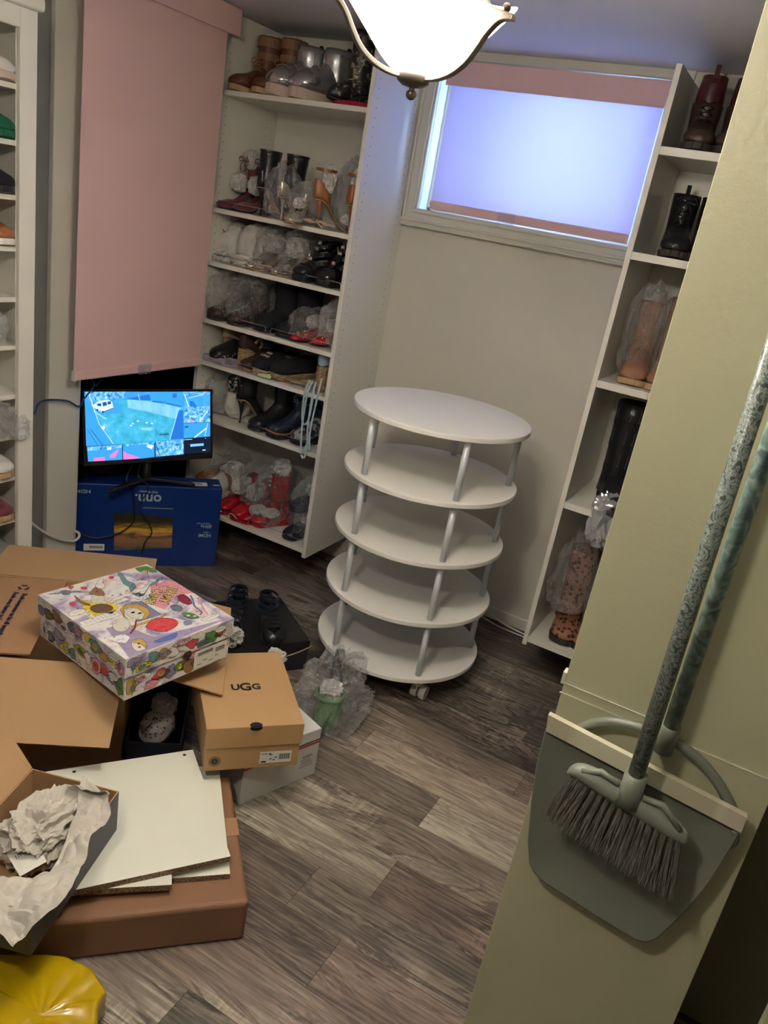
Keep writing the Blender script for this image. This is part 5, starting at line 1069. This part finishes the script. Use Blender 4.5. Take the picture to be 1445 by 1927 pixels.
for i,pts in enumerate([[(-1.715,2.73,.90),(-1.72,2.712,.85),(-1.715,2.706,.76),(-1.70,2.703,.72),(-1.68,2.703,.74),(-1.675,2.706,.82),(-1.69,2.73,.88)],[(-1.70,2.73,.90),(-1.705,2.709,.85),(-1.705,2.702,.72),(-1.695,2.699,.63),(-1.68,2.701,.60),(-1.67,2.70,.64)],[(-1.685,2.73,.90),(-1.68,2.709,.84),(-1.675,2.699,.72),(-1.665,2.697,.64),(-1.672,2.697,.58),(-1.69,2.70,.59)],[(-1.66,2.73,.92),(-1.655,2.707,.84),(-1.66,2.698,.70),(-1.65,2.697,.62)]]):
    o0=Vector(pts[0]); o=MB().ribbon([Vector(p)-o0 for p in pts],.008,.001,wd=(1,.2,.1),sm=6).build('hanging_ribbon','skyrib'); o.location=o0; tag(o,['leftmost pale blue ribbon loop hanging over the shelf edge','longest pale blue ribbon loop hanging over the shelf edge','pale blue ribbon hanging nearest the tower side panel, loose end low','short pale blue ribbon nearest the right side of the jute wedge'][i],'ribbon','pale blue ribbons hanging over the shelf edge')
t=root('folded_cloth','lavender cotton cloth crumpled under the shoes at the left of the fifth shelf','cloth',(-2.20,2.77,z5)); b=MB(); blob(b,(0,0,.010),(.085,.042,.014),4,.4,2.6,5,flat=0); b.build('cloth_folds','lav',t)
o=MB().ribbon([(-.07,0,.008),(-.05,-.02,.010),(-.03,.0,.012),(-.01,-.022,.010),(.02,-.005,.012),(.03,-.02,.009),(.0,-.03,.008),(-.03,-.025,.009)],.013,.003,wd=(.2,.6,.7),sm=5).build('green_ribbon','lime'); o.location=(-1.945,2.752,z5); tag(o,'pale green ribbon looped on the front edge of the fifth shelf','ribbon')
o=MB().ribbon([(-.05,0,.012),(-.01,-.015,.014),(.03,.005,.012),(.06,-.01,.015)],.02,.003,wd=(.1,1,.3),sm=5).build('olive_strap','tansole'); o.location=(-1.80,2.765,z5+.005); tag(o,'tan fabric strap lying right of the espadrilles on the fifth shelf','strap')
# ---- shelf 6
bag('large milky plastic bag filling the left end of the sixth shelf',(-2.235,2.86,z6),(.062,.115,.090),41,'plas2',top=.25,amp=.22)
t=root('cotton_pouch','white cotton pouch under the silver chain bag, left on the sixth shelf','bag',(-2.155,2.86,z6)); b=MB(); blob(b,(0,0,.07),(.042,.07,.075),2,.15,1.8,4,flat=0); b.build('bag_body','dust',t,smooth=True)
t=root('sequin_pouch','pouch of silver sequins on top of the white cotton pouch','bag',(-2.155,2.82,z6+.12)); b=MB(); blob(b,(0,0,.035),(.036,.035,.045),5,.1,1.8,4,flat=0); b.build('sequins',ramp_mat('silver_sequins',[(.3,(.02,.02,.02)),(.5,(.25,.25,.26)),(.62,(.9,.9,.9))],110,.2,'cell',metal=.7),t)
bootie('black zipped stiletto bootie, heel to the front, left centre of the sixth shelf',-2.10,2.765,z6,62,'bleather','black zipped booties',.105)
s=Shoe('black_ankle_boot','plain black ankle boot with round toe in the middle of the sixth shelf','boot',(-1.93,2.96,z6),-104,.235,.085,.03,None,'boot','r').sole('sole',.012,.002).heel('black',.024,.02).upper('bleather',.3,.45).shaft('bleather',.20,r=(.047,.040))
s=Shoe('studded_boot','dark boot with studded collar and tan sole band, sixth shelf right of centre','boot',(-1.80,2.93,z6),-112,.225,.085,.02,None,'boot','r').sole('black',.02,.003,1).upper('navy',.3,.45).shaft('navy',.165,r=(.045,.038)); s.band('tan',.040,.012,'sole_band',g=1.5) if False else None
MB().tube([(q*.225,(wf(WIDR,q)*.047),.026+zb(q,.02)) for q in STN]+[(q*.225,-(wf(WIDR,q)*.047),.026+zb(q,.02)) for q in STN[::-1]],.005,6).build('tan_rand','tan',s.r,smooth=True)
b=MB(); rnd=random.Random(4)
for k in range(60):
    a=rnd.random()*6.28; c=Vector((.054+.05*math.cos(a),.042*math.sin(a),.15+rnd.random()*.03)); b.sph(c,.0024,4)
b.build('studs','stud',s.r)['kind']='stuff'; s.strap('navy',[(.02,-.01,.165),(.012,-.01,.20),(.02,.01,.205),(.025,.01,.165)],.008,'pull_loop',4,wd=(0,1,0))
s=Shoe('checked_boot','dark boot with grey check panels at the right end of the sixth shelf','boot',(-1.70,2.95,z6),-108,.22,.082,.02,None,'boot','r').sole('black',.018,.003,1).upper('check',.3,.45).shaft('navy',.15,r=(.044,.037))
# ---- shelf 7
s=Shoe('slide_sandal','white padded shoe with brown strap at the left of the bottom shelf','shoe',(-2.17,2.95,z7+.04),-95,.23,.09,.03,None,'puff','r').sole('white',.03,.003,1).upper('white',.3,.5,hs=.9).tissue((.08,0,.12),(.05,.04,.04),3); s.strap('tan',[(.12,-.052,.05),(.12,-.045,.10),(.12,0,.135),(.12,.045,.10),(.12,.052,.05)],.026,'brown_strap',4)
t=root('cotton_pouch','white cotton pouch under the bagged white shoe on the bottom shelf','bag',(-2.17,2.84,z7)); b=MB(); blob(b,(0,0,.02),(.06,.1,.022),2,.15,1.8,4,flat=0); b.build('bag_body','dust',t,smooth=True)
bag('crinkled clear bag around the white shoe with brown strap',(-2.175,2.86,z7+.05),(.065,.12,.105),51,top=.3,amp=.3)
s=Shoe('brown_strap_sandal','brown strapped shoe in plastic behind the monitor, left end of the bottom shelf','shoe',(-2.25,2.94,z7+.10),-92,.2,.07,.0,None,'low','n').sole('tansole').upper('tan',.4,.55)
t=root('cotton_pouch','bagged white pouch beneath the brown strapped shoe at the left end','bag',(-2.25,2.87,z7)); b=MB(); blob(b,(0,0,.05),(.028,.10,.05),6,.2,1.8,4,flat=0); b.build('bag_body','plas2',t)
for i,(x,y,rz) in enumerate([(-2.075,2.95,-100),(-1.985,2.94,-98)]):
    w=('left','right')[i]
    s=Shoe('red_peep_toe',f'deep red peep toe platform standing on the bottom shelf, {w} one','shoe',(x,y,z7),rz,.225,.078,.075,'deep red peep toes','pump','r').sole('redl',.02,.002,1).upper('redl',.62,.72,hs=1.35); MB().ribbon([(.226,-.026,.022),(.232,-.014,.034),(.234,0,.038),(.232,.014,.034),(.226,.026,.022)],.004,.002,wd=(1,0,0),sm=3).build('white_piping','white',s.r); s.tissue((.09,0,.12),(.06,.03,.045),i+2)
t=root('red_platform_shoe','red and white cut out platform shoe standing upright on the bottom shelf','shoe',(-1.90,2.90,z7+.10),R(-60)); 
b=MB(); blob(b,(0,0,.085),(.05,.045,.10),7,.1,1.5,4); b.build('upper','redl',t,smooth=True)
for k in range(5): MB().ribbon([(-.045,-.03+.005*k,.05+k*.022),(-.02,-.050,.06+k*.022),(.02,-.050,.07+k*.022),(.045,-.02,.075+k*.022)],.006,.003,wd=(0,0,1),sm=4).build('white_strap','white',t)
b=MB(); blob(b,(.03,0,.17),(.03,.035,.035),3,.3,2,4); b.build('tissue_stuffing','tissue',t)
for i,(x,y,rz) in enumerate([(-1.905,2.92,-112),(-1.83,2.93,-118)]):
    w=('left','right')[i]
    s=Shoe('red_sandal',f'bright red sandal with white tissue on the bottom shelf, {w} one','shoe',(x,y,z7),rz,.21,.075,.04,'bright red sandals','pump','r').sole('redl',.014,.002,1).upper('redl',.82,.9,s0=.62,name='toe_strap').upper('redl',.2,.3,s1=.28,name='heel_counter').tissue((.12,0,.055),(.045,.03,.024),i+5)
bag('thin clear bag around the deep red peep toes on the bottom shelf',(-2.0,2.88,z7+.06),(.06,.10,.10),61,'smoke',top=.35,amp=.3); bag('clear bag around the red platform and sandals on the bottom shelf',(-1.89,2.86,z7),(.075,.115,.14),63,'smoke',top=.4,amp=.3)
for i,(x,y,zz) in enumerate([(-1.70,2.93,0),(-1.70,2.95,.13)]):
    w=('lower','upper')[i]
    s=Shoe('navy_heel',f'dark navy shoe in a bag at the bottom shelf right end, {w} one','shoe',(x,y,z7+zz),-100,.20,.075,.05,'navy bagged shoes','pump','n').sole('black',.012,.002,1).upper('navy',.55,.68,hs=1.3).tissue((.07,0,.085),(.04,.025,.03),i)
bag('tall clear bag around the navy shoes at the right end of the bottom shelf',(-1.70,2.87,z7),(.064,.11,.135),71,top=.5,amp=.3)
# ---- right tower
def tallboot(name,label,x,y,z,rz,mat,h,g=None,heel=.0,sole='sole',L=.26,W=.095,r=(.050,.042),prof=None,**k):
    s=Shoe(name,label,'boot',(x,y,z),rz,L,W,heel,g,'boot','r').sole(sole,.02,.003,1).upper(mat,.3,.45).shaft(mat,h,prof or [(0,1.05),(.3,.95),(1,1.08)],r=r,**k); return s
r1,r2,r3,r4,r5=[z+.0005 for z in RZ]
for i,(x,rz) in enumerate([(-.515,-80),(-.405,-84)]):
    w=('left, fully visible','right, half hidden by the partition')[i]
    s=tallboot('work_boot',f'oxblood and black work boot on the top right shelf, {w}',x,2.98,r1,rz,'darkbrown',.155,'oxblood work boots',r=(.052,.043)); s.shaft('maroonboot',.235,[(0,1.0),(.5,.98),(1,.88)],r=(.051,.042),z0=.13,name='collar'); s.laces('black',.08,.16,4,.035,False)
    MB().ribbon([(.015,0,.22),(.004,0,.255),(.0,0,.285),(.006,0,.285),(.012,0,.24)],.016,.002,wd=(0,1,0),sm=3).build('pull_tab','maroonboot',s.r); MB().ribbon([(.10,0,.20),(.12,0,.225),(.118,0,.232)],.03,.003,wd=(0,1,0)).build('tongue','maroonboot',s.r)
for i,(x,rz) in enumerate([(-.50,-78),(-.405,-80)]):
    w=('left','right')[i]
    s=tallboot('black_lace_boot',f'black laced boot in the second compartment on the right, {w} one',x,2.98,r2,rz,'bleather',.20,'black laced boots',r=(.048,.040)); s.laces('black',.08,.18,5,.03,True); MB().ribbon([(.015,0,.19),(.004,0,.22),(.0,0,.235),(.012,0,.21)],.014,.002,wd=(0,1,0),sm=3).build('pull_tab','black',s.r)
for i,(x,rz) in enumerate([(-.505,-82),(-.405,-84)]):
    w=('left','right')[i]
    s=tallboot('slouch_boot',f'tan suede slouch boot in plastic on the third right shelf, {w} of the pair',x,2.99,r3,rz,'tanboot',.30 if i else .27,'tan slouch boots',r=(.045,.040),prof=[(0,1.05),(.15,.95),(.3,1.08),(.42,.98),(.56,1.1),(.7,1.0),(.85,1.1),(1,1.02)],sole='tansole')
    bag(f'clear plastic bag pulled over the {w} tan slouch boot',(x-.0,2.90,r3),(.050,.125,.165),81+i,'smoke' if i else 'plas',top=.6,amp=.26)
s=tallboot('tall_strapped_boot','tall black buckled biker boot on the fourth right shelf, facing out','boot' and -.475,2.95,r4,-72,'bleather',.37,None,r=(.062,.055),L=.28,W=.115,prof=[(0,1.0),(.2,.92),(1,1.08)])
s.r['label']='tall black buckled biker boot standing on the fourth shelf of the right tower'
for z_ in (.13,.22,.30): s.band('black',z_,.026,g=1.02,buckle='bronze')
MB().box((.118,-.008,.07),(.131,.008,.36)).build('front_placket','black',s.r,bevel=.002)
for sg in (-1,1):
    for z_ in (.165,.25,.335): 
        cx,rx,ry=s.at(z_,1.03); MB().tube([(cx+rx*math.cos(a),ry*math.sin(a)*1.0,z_+dz) for a,dz in [(sg*.25,-.022),(sg*1.2,-.022),(sg*1.2,.022),(sg*.25,.022)]],.0012,5,closed=True).build('stitched_panel','greyink',s.r)
s=tallboot('tall_strapped_boot','second tall black biker boot on the fourth right shelf, mostly behind the partition',-.345,2.97,r4,-80,'bleather',.37,None,r=(.062,.055),L=.28,W=.115)
for z_ in (.13,.22,.30): s.band('black',z_,.026,g=1.02,buckle='bronze')
for i,(x,rz,w) in enumerate([(-.50,-78,'left, wrapped in plastic'),(-.38,-86,'right, half hidden by the partition')]):
    tallboot('leopard_boot',f'brown leopard print boot on the lowest right shelf, {w}',x,2.99,r5,rz,'leo',.33,'leopard boots',r=(.058,.05),L=.27,W=.11)
bag('shiny crinkled clear bag bunched around the leopard boots',(-.49,2.865,r5+.105),(.078,.135,.135),91,top=.35,amp=.28)
t=root('film_bag','silvery film bag hanging over the edge of the fourth right shelf','bag',(-.415,2.735,.66)); b=MB(); blob(b,(0,-.02,.06),(.055,.035,.09),6,.3,2.0,4,top=-.3); b.build('film','foil',t)
# ---- left cabinet
def snk(label,z,up,sl,extra=None,y=1.5,rz=10,L=.24,hs=1.0):
    s=Shoe('sneaker',label,'shoe',(-2.31+.0,y,z+.0005),rz,L,.088,0,None,'low','r').sole(sl,.022,.003,1).upper(up,.42,.55,hs=hs); return s
c=[z for z in CZ]
for z,lb,up,sl in [(c[0],'white sneaker with pale sole on the highest visible cabinet shelf at the left edge','dust','creamsole'),(c[1],'dark green knit sneaker with white collar on the second cabinet shelf','dgreen','dgreen'),(c[2],'black shoe on the third cabinet shelf at the left edge','bsuede','black'),(c[3],'tan shoe with white sole on the fourth cabinet shelf','tan','white'),(c[8],'white and brown sneaker on a lower cabinet shelf','dust','tansole'),(c[9],'dark red strapped shoe on a low cabinet shelf','burg','tansole'),(c[10],'grey shoe on the lowest visible cabinet shelf','greyink','tansole')]:
    s=Shoe('sneaker',lb,'shoe',(-2.285,1.592,z+.0005),0,.212,.085,0,None,'low','r').sole(sl,.018,.002,1).upper(up,.42,.55,hs=.95)
    if up=='dgreen': s.strap('white',[(.05,-.03,.07),(.10,-.02,.082),(.16,0,.075)],.02,'white_collar',3,wd=(0,1,0))
bag('crinkled clear bag on the fifth cabinet shelf at the left edge',(-2.17,1.56,c[5]),(.10,.045,.055),95,'plas2')
bag('large crinkled clear bag spilling out of the cabinet at the left edge',(-2.14,1.55,c[7]),(.10,.06,.062),97,'plas',amp=.35)
o=MB(); blob(o,(0,0,.03),(.04,.03,.035),3,.4,2.4,4); o=o.build('plastic_wrap','plas2'); o.location=(-2.085,1.63,c[7]-.0); tag(o,'small tuft of clear wrap poking out past the cabinet frame','wrap')
# ---------------------------------------------------------------- things on the black shoe box and on the floor
o0=c_+Vector((0,0,.1205))
for i,(dx,dy,rz) in enumerate([(-.085,-.005,-60),(.0,.03,-40)]):
    w=('left','right')[i]
    s=Shoe('strappy_black_sandal',f'black strappy heeled sandal lying on the glossy black shoe box, {w} one','shoe',(o0.x+dx,o0.y+dy,o0.z+.0),rz,.20,.075,.05,'black strappy sandals','low','n').sole('black',.008).heel('black',.014,.006).upper('bleather',.85,.9,s0=.68,name='toe_strap').upper('bleather',.15,.25,s1=.2,name='heel_counter')
    s.sh=(.055,0,.06,.13,(.05,.040),[(0,1),(1,.8)])
    for z_ in (.075,.10,.125): s.band('navy',z_,.010,g=1.0)
    for q in (.11,.135): s.strap('black',[(q,-.034,.03),(q,-.02,.058),(q,.02,.060),(q,.034,.03)],.012,'strap',4)
t=root('tissue_wad','small wad of white tissue beside the black strappy sandals','tissue',(-1.40,1.955,.125)); b=MB(); blob(b,(0,0,.028),(.032,.03,.028),4,.45,2.6,4,flat=0); b.build('paper','tissue',t)
bag('dark clear bag slumped between the doodle box and the tissue wad',(-1.47,1.985,.121),(.045,.06,.035),14,'smoke')
t=root('paper_scrap','curled white and brown paper scrap at the right edge of the black box','paper',(-1.20,1.985,.125)); b=MB().ribbon([(-.04,-.02,.0),(0,0,.02),(.04,.03,.045),(.07,.05,.07)],.03,.002,wd=(.5,-.6,.5),sm=4); b.build('paper_strip','tansole',t); b=MB(); blob(b,(-.02,-.01,.02),(.03,.02,.02),4,.45,2.6,3,flat=0); b.build('tissue','tissue',t)
t=root('rain_boot','green rubber shoe stuffed with tissue, in the clear bag beside the tan shoe box','shoe',(-.975,1.93,0),R(-70)); 
b=MB(); blob(b,(0,0,.075),(.052,.042,.075),8,.06,1.5,4,flat=0); b.build('upper','green',t,smooth=True); b=MB(); b.lathe([(.040,.12),(.052,.128),(.050,.14),(.040,.142)],24).build('rolled_edge','green',t,smooth=True); b=MB(); blob(b,(0,0,.15),(.035,.032,.02),3,.4,2.4,4); b.build('tissue_stuffing','tissue',t)
s=Shoe('black_pump','black pump standing behind the green shoe in the clear bag','shoe',(-1.06,2.12,0),-60,.21,.075,.10,None,'pump','p').sole('tansole',.004).heel('black',.015,.005).upper('bleather',.6,.7,hs=1.4)
bag('large crinkled clear bag with shoes on the floor right of the tan shoe box',(-1.005,1.985,0),(.075,.135,.115),99,'plas',amp=.34,top=.35)
bag('thin clear bag end lying on the floor toward the round trolley',(-.93,1.99,0),(.045,.10,.06),101,'smoke',amp=.4,top=.4)
